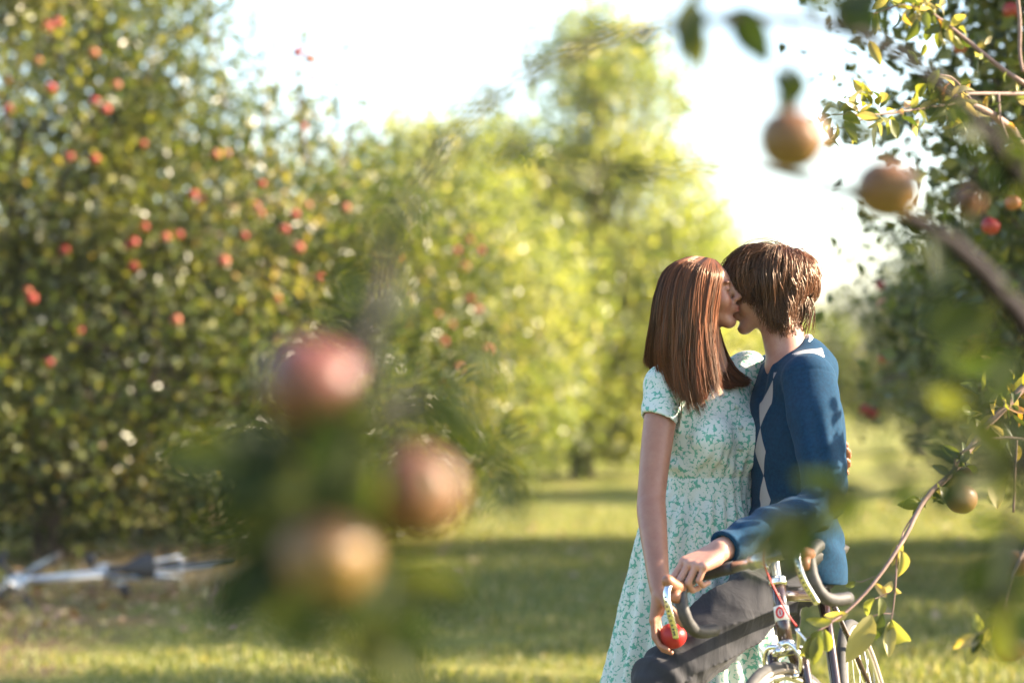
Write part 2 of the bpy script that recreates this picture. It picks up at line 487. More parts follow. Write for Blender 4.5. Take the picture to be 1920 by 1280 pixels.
def tree(name, base, trunk_h, trunk_r, lobes, n_clumps, per_clump, leaf, mat, label, seed, group=None,
         apples=0, spread=0.24, shoots=(), twig_mat=None, apple_front=True, cat="tree", trunk_lean=(0, 0), apple_pts=(), thin=()):
    """lobes: (cx, cy, cz, rx, ry, rz) crown volumes in world metres"""
    r = np.random.default_rng(seed)
    bx, by = base
    root = empty(name, (bx, by, 0))
    tag(root, label, cat, group)
    top = V(bx + trunk_lean[0], by + trunk_lean[1], trunk_h)
    wood = [tube(catmull([V(bx, by, -0.05), V(bx + trunk_lean[0] * .4, by + .03, trunk_h * .55), top], 7), np.linspace(trunk_r * 1.3, trunk_r * 0.85, 7), 9)]
    vol = np.array([l[3] * l[4] * l[5] for l in lobes]); vol = vol / vol.sum()
    clumps, owner = [], []
    for k in range(n_clumps):
        li = r.choice(len(lobes), p=vol)
        l = lobes[li]
        while True:
            p = r.uniform(-1, 1, 3); q = np.linalg.norm(p)
            if q < 1: break
        p = p / (q + 1e-9) * q ** 0.55
        clumps.append(V(l[0], l[1], l[2]) + p * V(*l[3:6])); owner.append(li)
    clumps = np.array(clumps)
    for li, l in enumerate(lobes):
        c = V(*l[:3])
        mid = (top + c) / 2 + r.normal(size=3) * 0.15 + V(0, 0, -0.1)
        limb = catmull([top - V(0, 0, 0.05), mid, c], 8)
        wood.append(tube(limb, np.linspace(trunk_r * 0.62, trunk_r * 0.2, 8), 7))
        mine = [i for i in range(n_clumps) if owner[i] == li]
        for i in mine[:34]:
            a = limb[r.integers(3, 8)]
            e = clumps[i]
            m = (a + e) / 2 + r.normal(size=3) * 0.08 * np.linalg.norm(e - a)
            wood.append(tube(catmull([a, m, e], 6), np.linspace(trunk_r * 0.16, 0.004, 6), 4, cap=False))
    sc, st = [], []
    for (pts, k) in shoots:
        line = catmull(pts, 12)
        wood.append(tube(line, np.linspace(0.012, 0.003, 12), 4, cap=False))
        for _ in range(k):
            sc.append(line[r.integers(1, 12)] + r.normal(size=3) * 0.07)
    tv, tf = merge(wood)
    child("trunk", tv, tf, mat=M_BARK, parent=root)
    # leaves
    pos, tint = [], []
    for i in range(n_clumps):
        m = int(per_clump * (0.5 + r.random()))
        s = spread * (0.7 + 0.7 * r.random())
        pos.append(clumps[i] + r.normal(size=(m, 3)) * V(s, s, s * 0.8))
        tint.append(np.full(m, 0.05 + 0.85 * r.random() ** 1.3))
    if sc:
        pos.append(np.array(sc)); tint.append(np.full(len(sc), 0.6))
    pos = np.concatenate(pos); tint = np.concatenate(tint)
    ok = pos[:, 2] > 0.12
    leaf_cloud("crown", pos[ok], leaf, mat, root, seed + 1, tint=tint[ok])
    # apples
    ap = [V(*a) for a in apple_pts]
    tries = 0
    while len(ap) < apples and tries < 5000:
        tries += 1
        c = clumps[r.integers(n_clumps)]
        l = lobes[owner[0]]
        dirv = r.normal(size=3)
        if apple_front: dirv[1] = -abs(dirv[1]) - 0.8
        dirv /= np.linalg.norm(dirv)
        p = c + dirv * spread * 1.7
        ap.append(p)
    ka = 0
    for p in ap:
        ka += 1; o = bpy.data.objects.new("apple", APPLE_LO2 if (ka * 7) % 5 in (1, 3) else APPLE_LO)
        COL.objects.link(o); o.parent = root
        o.location = p - V(bx, by, 0)
        o.rotation_euler = (r.uniform(-.5, .5), r.uniform(-.5, .5), r.uniform(0, 6))
        sc_ = r.uniform(0.68, 1.05); o.scale = (sc_, sc_, sc_)
    return root

def PP(lst, D):
    return [tuple(P(x, y, D + random.Random(x * 7 + y).uniform(-.35, .35))) for x, y in lst]

# the large sunlit tree on the left
t1_apples = PP([(90, 50), (108, 42), (175, 100), (218, 160), (178, 190), (198, 205), (95, 165), (72, 115), (10, 150), (130, 295), (178, 298), (268, 270),
                (404, 290), (425, 288), (362, 365), (378, 375), (270, 425), (480, 385), (488, 400), (458, 442), (533, 430), (553, 402), (577, 385),
                (310, 445), (240, 460), (250, 455), (335, 440), (560, 465), (648, 390), (490, 345), (16, 205), (60, 560), (52, 545), (420, 490),
                (250, 500), (120, 470), (600, 520), (330, 600), (520, 560), (150, 620), (90, 680)], 15.6)
shoot_ap = PP([(558, 98), (580, 110), (590, 112), (586, 148), (568, 238)], 15.8)
tree("apple_tree", (-3.3, 17.3), 1.0, 0.11,
     [(-3.6, 17.2, 3.3, 1.5, 1.6, 1.5), (-2.0, 17.4, 2.55, 1.25, 1.4, 0.9), (-2.4, 17.0, 1.35, 1.6, 1.5, 0.9), (-4.2, 16.8, 1.3, 1.4, 1.4, 1.0), (-3.0, 17.3, 4.2, 0.75, 1.0, 0.7), (-1.5, 17.8, 1.35, 0.95, 1.0, 1.2),
      (-3.2, 17.0, 0.65, 1.9, 1.2, 0.5), (-1.5, 18.0, 0.6, 0.9, 1.0, 0.45), (-4.6, 17.2, 0.6, 1.2, 1.2, 0.5), (-3.4, 17.9, 1.6, 2.0, 0.9, 1.6)],
     720, 125, 0.072, M_LEAF, "large bushy apple tree at the left full of small red apples, above the lying bicycle", 11, apples=0,
     shoots=[([P(575, 300, 15.8), P(560, 180, 15.8), P(565, 60, 15.8)], 45), ([P(420, 200, 16.5), P(400, 90, 16.5), P(385, -20, 16.5)], 60),
             ([P(640, 330, 16.5), P(655, 250, 16.5), P(690, 200, 16.5)], 25), ([P(500, 260, 16.5), P(495, 170, 16.5), P(470, 80, 16.5)], 40)],
     apple_pts=t1_apples + shoot_ap)
# reddish tree just behind it
t2_apples = PP([(710, 430), (745, 480), (765, 455), (735, 640), (740, 610), (700, 600), (715, 700), (770, 560), (790, 690), (832, 640), (845, 610), (880, 560), (895, 580), (915, 655), (870, 500),
                (855, 470), (720, 540), (760, 610), (820, 590), (690, 680), (600, 640), (640, 560), (835, 720), (860, 690), (900, 470), (880, 450), (780, 760), (560, 610)], 18.6)
tree("apple_tree", (-1.3, 20.2), 0.9, 0.10,
     [(-1.3, 20.2, 2.1, 1.1, 1.3, 0.9), (-0.9, 20.3, 1.2, 0.85, 1.2, 0.8), (-1.9, 20, 1.3, 1.0, 1.2, 0.8), (-1.2, 20, 0.55, 0.95, 1.2, 0.45)],
     320, 110, 0.072, M_LEAF, "tree hung with red apples between the big left tree and the pale tall tree", 23, apple_pts=t2_apples)
# pale tall tree in the centre and the row beyond it
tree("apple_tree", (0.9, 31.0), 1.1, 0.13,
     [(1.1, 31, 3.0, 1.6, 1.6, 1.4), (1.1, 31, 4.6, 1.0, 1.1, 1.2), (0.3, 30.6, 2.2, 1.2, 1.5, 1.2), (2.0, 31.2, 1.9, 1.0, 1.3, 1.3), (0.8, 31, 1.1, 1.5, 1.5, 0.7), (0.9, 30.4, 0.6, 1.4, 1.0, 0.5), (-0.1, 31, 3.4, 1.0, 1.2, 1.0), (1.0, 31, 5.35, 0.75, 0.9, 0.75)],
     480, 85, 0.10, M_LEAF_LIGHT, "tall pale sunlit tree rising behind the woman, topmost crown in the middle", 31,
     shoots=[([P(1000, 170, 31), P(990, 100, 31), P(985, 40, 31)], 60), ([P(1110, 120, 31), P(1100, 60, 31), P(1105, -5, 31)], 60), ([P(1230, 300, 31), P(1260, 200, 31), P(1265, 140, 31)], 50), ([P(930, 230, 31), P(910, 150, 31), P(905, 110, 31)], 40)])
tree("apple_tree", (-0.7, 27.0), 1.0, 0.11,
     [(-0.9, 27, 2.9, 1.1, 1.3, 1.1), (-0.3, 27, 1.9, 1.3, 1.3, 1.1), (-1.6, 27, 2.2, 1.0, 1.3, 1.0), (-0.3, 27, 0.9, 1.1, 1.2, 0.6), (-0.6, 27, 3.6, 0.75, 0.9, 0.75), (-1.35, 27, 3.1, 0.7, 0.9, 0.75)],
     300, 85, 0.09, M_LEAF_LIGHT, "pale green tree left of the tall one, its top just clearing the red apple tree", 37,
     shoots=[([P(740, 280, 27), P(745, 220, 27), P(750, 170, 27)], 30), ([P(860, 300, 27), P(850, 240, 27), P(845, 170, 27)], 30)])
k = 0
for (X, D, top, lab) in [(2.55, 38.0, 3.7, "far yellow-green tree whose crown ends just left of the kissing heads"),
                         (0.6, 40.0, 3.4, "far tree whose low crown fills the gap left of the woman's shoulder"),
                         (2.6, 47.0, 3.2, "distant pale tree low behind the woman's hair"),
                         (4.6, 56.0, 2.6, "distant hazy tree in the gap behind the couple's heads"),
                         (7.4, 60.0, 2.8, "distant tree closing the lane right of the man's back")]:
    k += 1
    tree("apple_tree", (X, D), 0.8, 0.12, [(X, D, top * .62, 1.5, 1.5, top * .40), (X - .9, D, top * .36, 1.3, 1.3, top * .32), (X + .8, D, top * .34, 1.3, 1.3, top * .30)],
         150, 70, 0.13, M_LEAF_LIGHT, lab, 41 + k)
# right row
tree("apple_tree", (4.35, 14.9), 0.9, 0.11,
     [(3.9, 14.9, 1.9, 1.25, 1.4, 0.75), (3.1, 14.8, 1.75, 0.85, 1.1, 0.55), (4.7, 14.9, 2.6, 1.3, 1.5, 1.0), (4.3, 14.9, 3.1, 0.9, 1.3, 0.8), (3.9, 15, 1.25, 1.2, 1.3, 0.5), (4.9, 15.6, 1.9, 1.0, 1.8, 1.2), (5.1, 13.1, 2.6, 0.9, 1.0, 1.3), (5.3, 14.8, 3.7, 1.0, 2.2, 0.9)],  # last lobes lie off frame, added to shade the lane
     520, 105, 0.072, M_LEAF, "dark dense tree right behind the man's back, a red apple on its low edge", 51,
     apple_pts=[tuple(P(1650, 535, 13.6)), tuple(P(1657, 670, 13.5)), tuple(P(1655, 570, 13.4)), tuple(P(1828, 628, 13.4)), tuple(P(1636, 775, 13.9)), tuple(P(1622, 768, 13.9))], apples=14,
     shoots=[([P(1700, 700, 13.9), P(1650, 720, 13.9), P(1630, 790, 13.9)], 40), ([P(1680, 450, 13.9), P(1640, 420, 13.9), P(1600, 400, 13.9)], 30)])
for (X, D, hgt, sd, lab) in [(5.1, 18.8, 3.4, 61, "apple tree in the right row just beyond the dark one"), (6.0, 27.5, 3.2, 62, "middle distance tree of the right row seen right of the man's shoulder"),
                             (6.9, 41.0, 3.4, 63, "far tree near the end of the right row")]:
    tree("apple_tree", (X, D), 0.8, 0.11, [(X - .6, D, hgt * .5, 1.35, 1.2, hgt * .33), (X + .6, D, hgt * .62, 1.3, 1.3, hgt * .36), (X, D, hgt * .27, 1.3, 1.2, hgt * .2), (X + .9, D, hgt * .95, 0.9, 1.2, .6), (X + .2, D - 1.5, hgt * .7, 0.9, .8, 1.1)],  # last crown lobe added for fuller shade on the lane
         240, 90, 0.085, M_LEAF, lab, sd, apples=6)
# unseen trees added outside the frame so their long shadows cross the lane
for (X, D, sd, lab) in [(9.2, 12.9, 81, "unseen apple tree added at the right to shade the lane, near end"), (9.4, 16.2, 82, "unseen apple tree added at the right to shade the lane, far end")]:
    tree("apple_tree", (X, D), 1.0, 0.12, [(X, D, 2.3, 1.6, 1.5, 1.3), (X, D, 3.7, 1.1, 1.2, 0.9), (X, D, 1.2, 1.5, 1.5, 0.6)], 230, 80, 0.10, M_LEAF, lab, sd)
# near right tree, mostly outside the frame
tree("apple_tree", (3.1, 9.9), 1.0, 0.11,
     [(2.6, 9.7, 3.0, 1.0, 0.9, 0.75), (2.35, 9.6, 2.45, 0.75, 0.8, 0.45), (3.3, 10.0, 2.4, 1.0, 1.0, 0.8), (2.45, 9.6, 1.85, 0.6, 0.7, 0.35), (3.2, 10, 3.4, 0.9, 0.9, 0.6), (2.7, 9.8, 1.4, 0.6, 0.7, 0.4)],
     330, 85, 0.070, M_LEAF, "dark leafy near tree whose crown fills the upper right corner", 71,
     apple_pts=[tuple(P(1857, 424, 8.8)), tuple(P(1895, 20, 8.9)), tuple(P(1800, 90, 8.9)), tuple(P(1900, 380, 8.7))], apples=8)
# ------------------------------------------------------------------ implicit-surface modelling for bodies and clothes
class Field:
    def __init__(self, lo, hi, h):
        self.lo = np.array(lo, float); self.h = h
        self.n = np.ceil((np.array(hi) - self.lo) / h).astype(int) + 1
        self.a = np.full(self.n, 1.0, np.float32)
    def region(self, blo, bhi):
        i0 = np.clip(np.floor((blo - self.lo) / self.h).astype(int), 0, self.n)
        i1 = np.clip(np.ceil((bhi - self.lo) / self.h).astype(int) + 1, 0, self.n)
        return i0, i1
    def apply(self, prim, op='u', k=0.0):
        f, blo, bhi = prim
        m = k + 3 * self.h + 0.004
        i0, i1 = self.region(blo - m, bhi + m)
        if np.any(i1 <= i0): return
        sl = tuple(slice(a, b) for a, b in zip(i0, i1))
        ax = [self.lo[d] + self.h * np.arange(i0[d], i1[d]) for d in range(3)]
        X, Y, Z = np.meshgrid(*ax, indexing='ij', sparse=False)
        b = f(np.stack([X, Y, Z], -1)).astype(np.float32)
        a = self.a[sl]
        if op == 'u':
            if k > 0:
                hh = np.clip(0.5 + 0.5 * (b - a) / k, 0, 1)
                r = b + (a - b) * hh - k * hh * (1 - hh)
                r = a * hh + b * (1 - hh) - k * hh * (1 - hh)
            else: r = np.minimum(a, b)
        elif op == 's':
            b = -b
            if k > 0:
                hh = np.clip(0.5 - 0.5 * (b - a) / k, 0, 1)
                r = b * (1 - hh) + a * hh + k * hh * (1 - hh)
            else: r = np.maximum(a, b)
        elif op == 'd':      # displacement: f returns an offset added to the field
            r = a - b
        self.a[sl] = r
    def mesh(self):
        return surface_nets(self.a, self.lo, self.h)

def surface_nets(phi, lo, h):
    phi = np.pad(phi, 1, constant_values=1.0); lo = lo - h
    s = phi < 0
    nx, ny, nz = phi.shape
    c = [(i, j, k) for i in (0, 1) for j in (0, 1) for k in (0, 1)]
    cnt = np.zeros((nx - 1, ny - 1, nz - 1), np.int8)
    for i, j, k in c:
        cnt += s[i:nx - 1 + i, j:ny - 1 + j, k:nz - 1 + k]
    act = (cnt > 0) & (cnt < 8)
    idx = np.argwhere(act)
    vid = np.full(act.shape, -1, np.int32); vid[act] = np.arange(len(idx))
    acc = np.zeros((len(idx), 3)); num = np.zeros(len(idx))
    I, J, K = idx.T
    val = {cc: phi[I + cc[0], J + cc[1], K + cc[2]] for cc in c}
    for a_ in c:
        for d in range(3):
            if a_[d] == 0:
                b_ = list(a_); b_[d] = 1; b_ = tuple(b_)
                va, vb = val[a_], val[b_]
                m = (va < 0) != (vb < 0)
                t = np.where(m, va / (va - vb + 1e-20), 0)
                p = np.tile(np.array(a_, float), (len(idx), 1)); p[:, d] = t
                acc[m] += p[m]; num[m] += 1
    v = (idx + acc / num[:, None]) * h + lo
    quads = []
    for d in range(3):
        e = [d, (d + 1) % 3, (d + 2) % 3]
        sh = [slice(None)] * 3; sh2 = [slice(None)] * 3
        sh[d] = slice(0, -1); sh2[d] = slice(1, None)
        sa, sb = s[tuple(sh)], s[tuple(sh2)]
        ch = sa != sb
        pts = np.argwhere(ch)
        ok = np.all(pts[:, [e[1], e[2]]] > 0, axis=1)
        pts = pts[ok]
        inside = sa[tuple(pts.T)]
        o = []
        for (u, w) in ((1, 1), (0, 1), (0, 0), (1, 0)):
            q = pts.copy(); q[:, e[1]] -= u; q[:, e[2]] -= w
            o.append(vid[tuple(q.T)])
        qd = np.stack(o, 1)
        qd[~inside] = qd[~inside][:, ::-1]
        quads.append(qd)
    q = np.concatenate(quads)
    q = q[np.all(q >= 0, axis=1)]
    return v, q

def smooth_verts(v, q, it=2, lam=0.5):
    n = len(v)
    for _ in range(it):
        acc = np.zeros((n, 3)); cnt = np.zeros(n)
        for a, b in ((0, 1), (1, 2), (2, 3), (3, 0)):
            for s_, t_ in ((q[:, a], q[:, b]), (q[:, b], q[:, a])):
                for d in range(3):
                    acc[:, d] += np.bincount(s_, v[t_, d], n)
                cnt += np.bincount(s_, minlength=n)
        v = v + lam * (acc / np.maximum(cnt, 1)[:, None] - v)
    return v

def rc(a, b, r1, r2):
    a, b = V(*a), V(*b)
    ab = b - a; L2 = ab @ ab + 1e-12
    def f(p):
        pa = p - a
        t = np.clip((pa @ ab) / L2, 0, 1)
        return np.linalg.norm(pa - t[..., None] * ab, axis=-1) - (r1 + (r2 - r1) * t)
    R = max(r1, r2)
    return f, np.minimum(a, b) - R, np.maximum(a, b) + R

def ell(c, rad, R=None):
    """ellipsoid, R: rows are its local axes"""
    c = V(*c); rad = V(*rad)
    R = np.eye(3) if R is None else np.asarray(R)
    def f(p):
        q = (p - c) @ R.T
        k0 = np.linalg.norm(q / rad, axis=-1)
        k1 = np.linalg.norm(q / rad ** 2, axis=-1) + 1e-9
        return k0 * (k0 - 1) / k1
    m = rad.max()
    return f, c - m, c + m

def half(p0, n, blo, bhi):
    """half space on the side n points to, limited to a box"""
    p0, n = V(*p0), V(*n); n = n / np.linalg.norm(n)
    return (lambda p: -((p - p0) @ n)), V(*blo), V(*bhi)

def chain(pts, rads, n=None):
    """round cones along a smoothed line"""
    if n:
        full = catmull(np.hstack([np.array(pts, float), np.array(rads, float)[:, None]]), n)
        pts, rads = full[:, :3], full[:, 3]
    return [rc(pts[i], pts[i + 1], rads[i], rads[i + 1]) for i in range(len(pts) - 1)]

def frame(fwd, up):
    f = V(*fwd) / np.linalg.norm(fwd)
    l = np.cross(V(*up), f); l /= np.linalg.norm(l)
    u = np.cross(f, l)
    return np.array([f, l, u])          # rows: forward, left, up

def wob(p, seed, scale, n=5):
    r = np.random.default_rng(seed)
    out = 0
    for _ in range(n):
        k = r.normal(size=3); k *= scale * r.uniform(0.6, 1.5) / np.linalg.norm(k)
        out = out + np.sin(p @ k + r.uniform(0, 6.3))
    return out / n

# ---- head: x forward, y left, z up; origin between the ears
def head_prims(o, R, female=True, s=1.0):
    w = lambda x, y, z: o + s * (x * R[0] + y * R[1] + z * R[2])
    E = lambda c, r: ell(w(*c), V(*r) * s, R)
    C = lambda a, b, r1, r2: rc(w(*a), w(*b), r1 * s, r2 * s)
    j = 0.92 if female else 1.06
    L = []
    A = lambda prim, op='u', k=0.0: L.append((prim, op, k))
    A(E((-0.018, 0, 0.034), (0.094, 0.073, 0.073)))
    A(E((0.030, 0, 0.018), (0.063, 0.060, 0.066)), 'u', 0.02)
    A(E((0.040, 0, -0.040), (0.044, 0.050, 0.052)), 'u', 0.02)           # mid face
    A(C((0.0, 0.046 * j, -0.045), (0.062, 0.018 * j, -0.092), 0.017, 0.016), 'u', 0.02)   # jaw
    A(C((0.0, -0.046 * j, -0.045), (0.062, -0.018 * j, -0.092), 0.017, 0.016), 'u', 0.02)
    A(E((0.072, 0, -0.094), (0.017, 0.020, 0.017)), 'u', 0.016)          # chin
    for sd in (1, -1):
        A(E((0.060, sd * 0.038, -0.030), (0.024, 0.022, 0.026)), 'u', 0.016)   # cheek
        A(E((0.094, sd * 0.030, 0.003), (0.017, 0.019, 0.014)), 's', 0.014)    # socket
        A(E((0.0765, sd * 0.031, 0.002), (0.0125, 0.0145, 0.0105)), 'u', 0.004)  # closed lid
        A(E((0.083, sd * 0.030, 0.021), (0.010, 0.024, 0.0065)), 'u', 0.008)   # brow ridge
        A(C((-0.004, sd * 0.070, 0.010), (-0.008, sd * 0.072, -0.016), 0.012, 0.009), 'u', 0.006)  # ear
        A(C((-0.010, sd * 0.078, 0.022), (-0.014, sd * 0.080, -0.002), 0.007, 0.007), 'u', 0.003)
        A(E((0.000, sd * 0.083, 0.004), (0.007, 0.004, 0.012)), 's', 0.004)
    A(C((0.088, 0, 0.012), (0.104, 0, -0.024), 0.0075, 0.0095), 'u', 0.010)   # nose bridge
    A(E((0.1065, 0, -0.028), (0.0115, 0.0105, 0.0095)), 'u', 0.006)
    for sd in (1, -1):
        A(E((0.098, sd * 0.0115, -0.032), (0.0105, 0.0065, 0.0075)), 'u', 0.005)
        A(E((0.102, sd * 0.006, -0.0405), (0.005, 0.003, 0.003)), 's', 0.002)
    A(E((0.083, 0, -0.055), (0.016, 0.024, 0.018)), 'u', 0.012)           # muzzle
    A(E((0.097, 0, -0.0555), (0.0085, 0.0165, 0.0058)), 'u', 0.004)       # upper lip
    A(E((0.0955, 0, -0.0660), (0.0088, 0.0145, 0.0066)), 'u', 0.004)       # lower lip
    A(E((0.107, 0, -0.0612), (0.006, 0.020, 0.0010)), 's', 0.002)
    A(E((0.090, 0, -0.080), (0.008, 0.016, 0.006)), 's', 0.008)           # dip above chin
    return L, w

# ---- hand: wrist position, d = towards fingers, n = palm normal (palm side), thumb side t
def hand_prims(wrist, d, n, right_thumb, curls, spread=0.06, s=1.0, thumb=None, L=None, along=None):
    d = V(*d) / np.linalg.norm(d); n = V(*n); n = n - d * (n @ d); n /= np.linalg.norm(n)
    t = np.cross(n, d) * right_thumb          # towards the thumb
    wrist = V(*wrist)
    L = [] if L is None else L
    A = lambda prim, k: L.append((prim, 'u', k))
    w = lambda a, b, c: wrist + s * (a * d + b * t + c * n)
    knk = []
    for i, y in enumerate((0.030, 0.010, -0.010, -0.028)):
        kx = (0.088, 0.090, 0.085, 0.077)[i]
        A(rc(w(0.012, y * 0.55, 0.0), w(kx, y, -0.003), 0.0135 * s, 0.0105 * s), 0.012)
        knk.append((kx, y))
    A(rc(w(0.03, 0.026, 0.008), w(0.06, 0.022, 0.006), 0.014 * s, 0.011 * s), 0.01)
    A(rc(w(0.03, -0.020, 0.008), w(0.065, -0.022, 0.006), 0.012 * s, 0.010 * s), 0.01)
    lens = [(0.043, 0.026, 0.021), (0.047, 0.030, 0.022), (0.044, 0.027, 0.021), (0.034, 0.021, 0.019)]
    for i in range(4):
        a = spread * (1.5 - i) * 0.8
        dd = d * math.cos(a) + t * math.sin(a)
        p = w(knk[i][0], knk[i][1], -0.002)
        ang = 0
        rr = (0.0088, 0.0090, 0.0086, 0.0077)[i] * s
        cu = curls[i] if hasattr(curls[0], '__len__') else curls
        for jn in range(3):
            ang += cu[jn]
            v = dd * math.cos(ang) + n * math.sin(ang)
            q = p + v * lens[i][jn] * s
            A(rc(p, q, rr, rr * 0.92), 0.0035 if jn == 0 else 0.002)
            p = q; rr *= 0.92
    tb = thumb or [(0.020, 0.030, 0.006), (0.048, 0.052, 0.016), (0.078, 0.060, 0.026), (0.100, 0.060, 0.034)]
    for i in range(3):
        A(rc(w(*tb[i]), w(*tb[i + 1]), (0.014, 0.0108, 0.0098)[i] * s, (0.0108, 0.0098, 0.0085)[i] * s), 0.008 if i == 0 else 0.003)
    return L

def run(field, lst):
    for prim, op, k in lst:
        field.apply(prim, op, k)

def U(lst, k): return [(p, 'u', k) for p in lst]

def skin_material(name, base, shade):
    m, nt, b = new_mat(name)
    at = N(nt, "ShaderNodeAttribute", attribute_name="tone")
    tc = N(nt, "ShaderNodeTexCoord")
    no = N(nt, "ShaderNodeTexNoise", Scale=38.0, Detail=8.0, Roughness=0.7)
    nt.links.new(tc.outputs["Object"], no.inputs["Vector"])
    r = ramp(nt, [(0.3, tuple(np.array(base) * V(0.9, 0.82, 0.8))), (0.7, tuple(np.array(base) * V(1.08, 1.12, 1.12)))], no.outputs[0])
    mul = N(nt, "ShaderNodeMix", data_type='RGBA', blend_type='MULTIPLY'); mul.inputs[0].default_value = 1
    nt.links.new(r.outputs[0], mul.inputs[6]); nt.links.new(at.outputs["Color"], mul.inputs[7])
    nt.links.new(mul.outputs[2], b.inputs["Base Color"])
    b.inputs["Roughness"].default_value = 0.48
    b.inputs["Subsurface Weight"].default_value = 0.25
    b.inputs["Subsurface Radius"].default_value = (0.012, 0.005, 0.003)
    b.inputs["Subsurface Scale"].default_value = 1.0
    bump(nt, b, no.outputs[0], 0.08, 0.001)
    return m
M_SKIN_W = skin_material("warm_skin", (0.27, 0.125, 0.078), None)
M_SKIN_M = skin_material("fair_skin", (0.37, 0.195, 0.14), None)

def cloth_bump(nt, b, scale, strength):
    tc = N(nt, "ShaderNodeTexCoord")
    no = N(nt, "ShaderNodeTexNoise", Scale=scale, Detail=3.0)
    nt.links.new(tc.outputs["Object"], no.inputs["Vector"])
    bump(nt, b, no.outputs[0], strength, 0.002)
    return tc, no

def dress_material():
    m, nt, b = new_mat("floral_cotton")
    tc = N(nt, "ShaderNodeTexCoord")
    no = N(nt, "ShaderNodeTexNoise", Scale=26.0, Detail=2.0)
    nt.links.new(tc.outputs["Object"], no.inputs["Vector"])
    mixv = N(nt, "ShaderNodeMix", data_type='VECTOR'); mixv.inputs[0].default_value = 0.028
    nt.links.new(tc.outputs["Object"], mixv.inputs[4]); nt.links.new(no.outputs["Color"], mixv.inputs[5])
    # blossoms: white rosettes on teal, their rim broken into petals by a finer pattern
    v1 = N(nt, "ShaderNodeTexVoronoi", feature='F1', Scale=108.0)
    v2 = N(nt, "ShaderNodeTexVoronoi", feature='F1', Scale=260.0)
    nt.links.new(mixv.outputs[1], v1.inputs["Vector"]); nt.links.new(mixv.outputs[1], v2.inputs["Vector"])
    ma = N(nt, "ShaderNodeMath", operation='MULTIPLY_ADD'); ma.inputs[1].default_value = 0.42
    nt.links.new(v2.outputs["Distance"], ma.inputs[0]); nt.links.new(v1.outputs["Distance"], ma.inputs[2])
    r1 = ramp(nt, [(0.0, (0.45, 0.45, 0.45)), (0.10, (1, 1, 1)), (0.80, (1, 1, 1)), (0.93, (0, 0, 0))], ma.outputs[0])
    col = ramp(nt, [(0.2, (0.12, 0.36, 0.27)), (0.7, (0.56, 0.60, 0.56))], r1.outputs[0])
    nt.links.new(col.outputs[0], b.inputs["Base Color"])
    b.inputs["Roughness"].default_value = 0.85
    b.inputs["Sheen Weight"].default_value = 0.15
    n3 = N(nt, "ShaderNodeTexNoise", Scale=18.0, Detail=6.0)
    nt.links.new(tc.outputs["Object"], n3.inputs["Vector"])
    bump(nt, b, n3.outputs[0], 0.35, 0.006)
    out = nt.nodes["Material Output"]
    tr = N(nt, "ShaderNodeBsdfTranslucent"); nt.links.new(col.outputs[0], tr.inputs[0])
    ms = N(nt, "ShaderNodeMixShader"); ms.inputs[0].default_value = 0.15
    nt.links.new(b.outputs[0], ms.inputs[1]); nt.links.new(tr.outputs[0], ms.inputs[2]); nt.links.new(ms.outputs[0], out.inputs[0])
    return m

def sweater_material():
    m, nt, b = new_mat("blue_knit")
    tc = N(nt, "ShaderNodeTexCoord")
    at = N(nt, "ShaderNodeAttribute", attribute_name="argyle")
    sm = ramp(nt, [(0.49, (0, 0, 0)), (0.51, (1, 1, 1))], at.outputs["Fac"])
    no = N(nt, "ShaderNodeTexNoise", Scale=120.0, Detail=3.0); nt.links.new(tc.outputs["Object"], no.inputs["Vector"])
    r = ramp(nt, [(0.3, (0.0015, 0.019, 0.046)), (0.7, (0.003, 0.033, 0.074))], no.outputs[0])
    mx = N(nt, "ShaderNodeMix", data_type='RGBA')
    nt.links.new(sm.outputs[0], mx.inputs[0]); nt.links.new(r.outputs[0], mx.inputs[6]); mx.inputs[7].default_value = (0.30, 0.28, 0.28, 1)
    nt.links.new(mx.outputs[2], b.inputs["Base Color"])
    b.inputs["Roughness"].default_value = 0.9
    b.inputs["Sheen Weight"].default_value = 0.05
    b.inputs["Specular IOR Level"].default_value = 0.15
    b.inputs["Sheen Roughness"].default_value = 0.5
    b.inputs["Sheen Tint"].default_value = (0.6, 0.8, 1, 1)
    n2 = N(nt, "ShaderNodeTexNoise", Scale=22.0, Detail=5.0); nt.links.new(tc.outputs["Object"], n2.inputs["Vector"])
    bump(nt, b, n2.outputs[0], 0.3, 0.006)
    return m

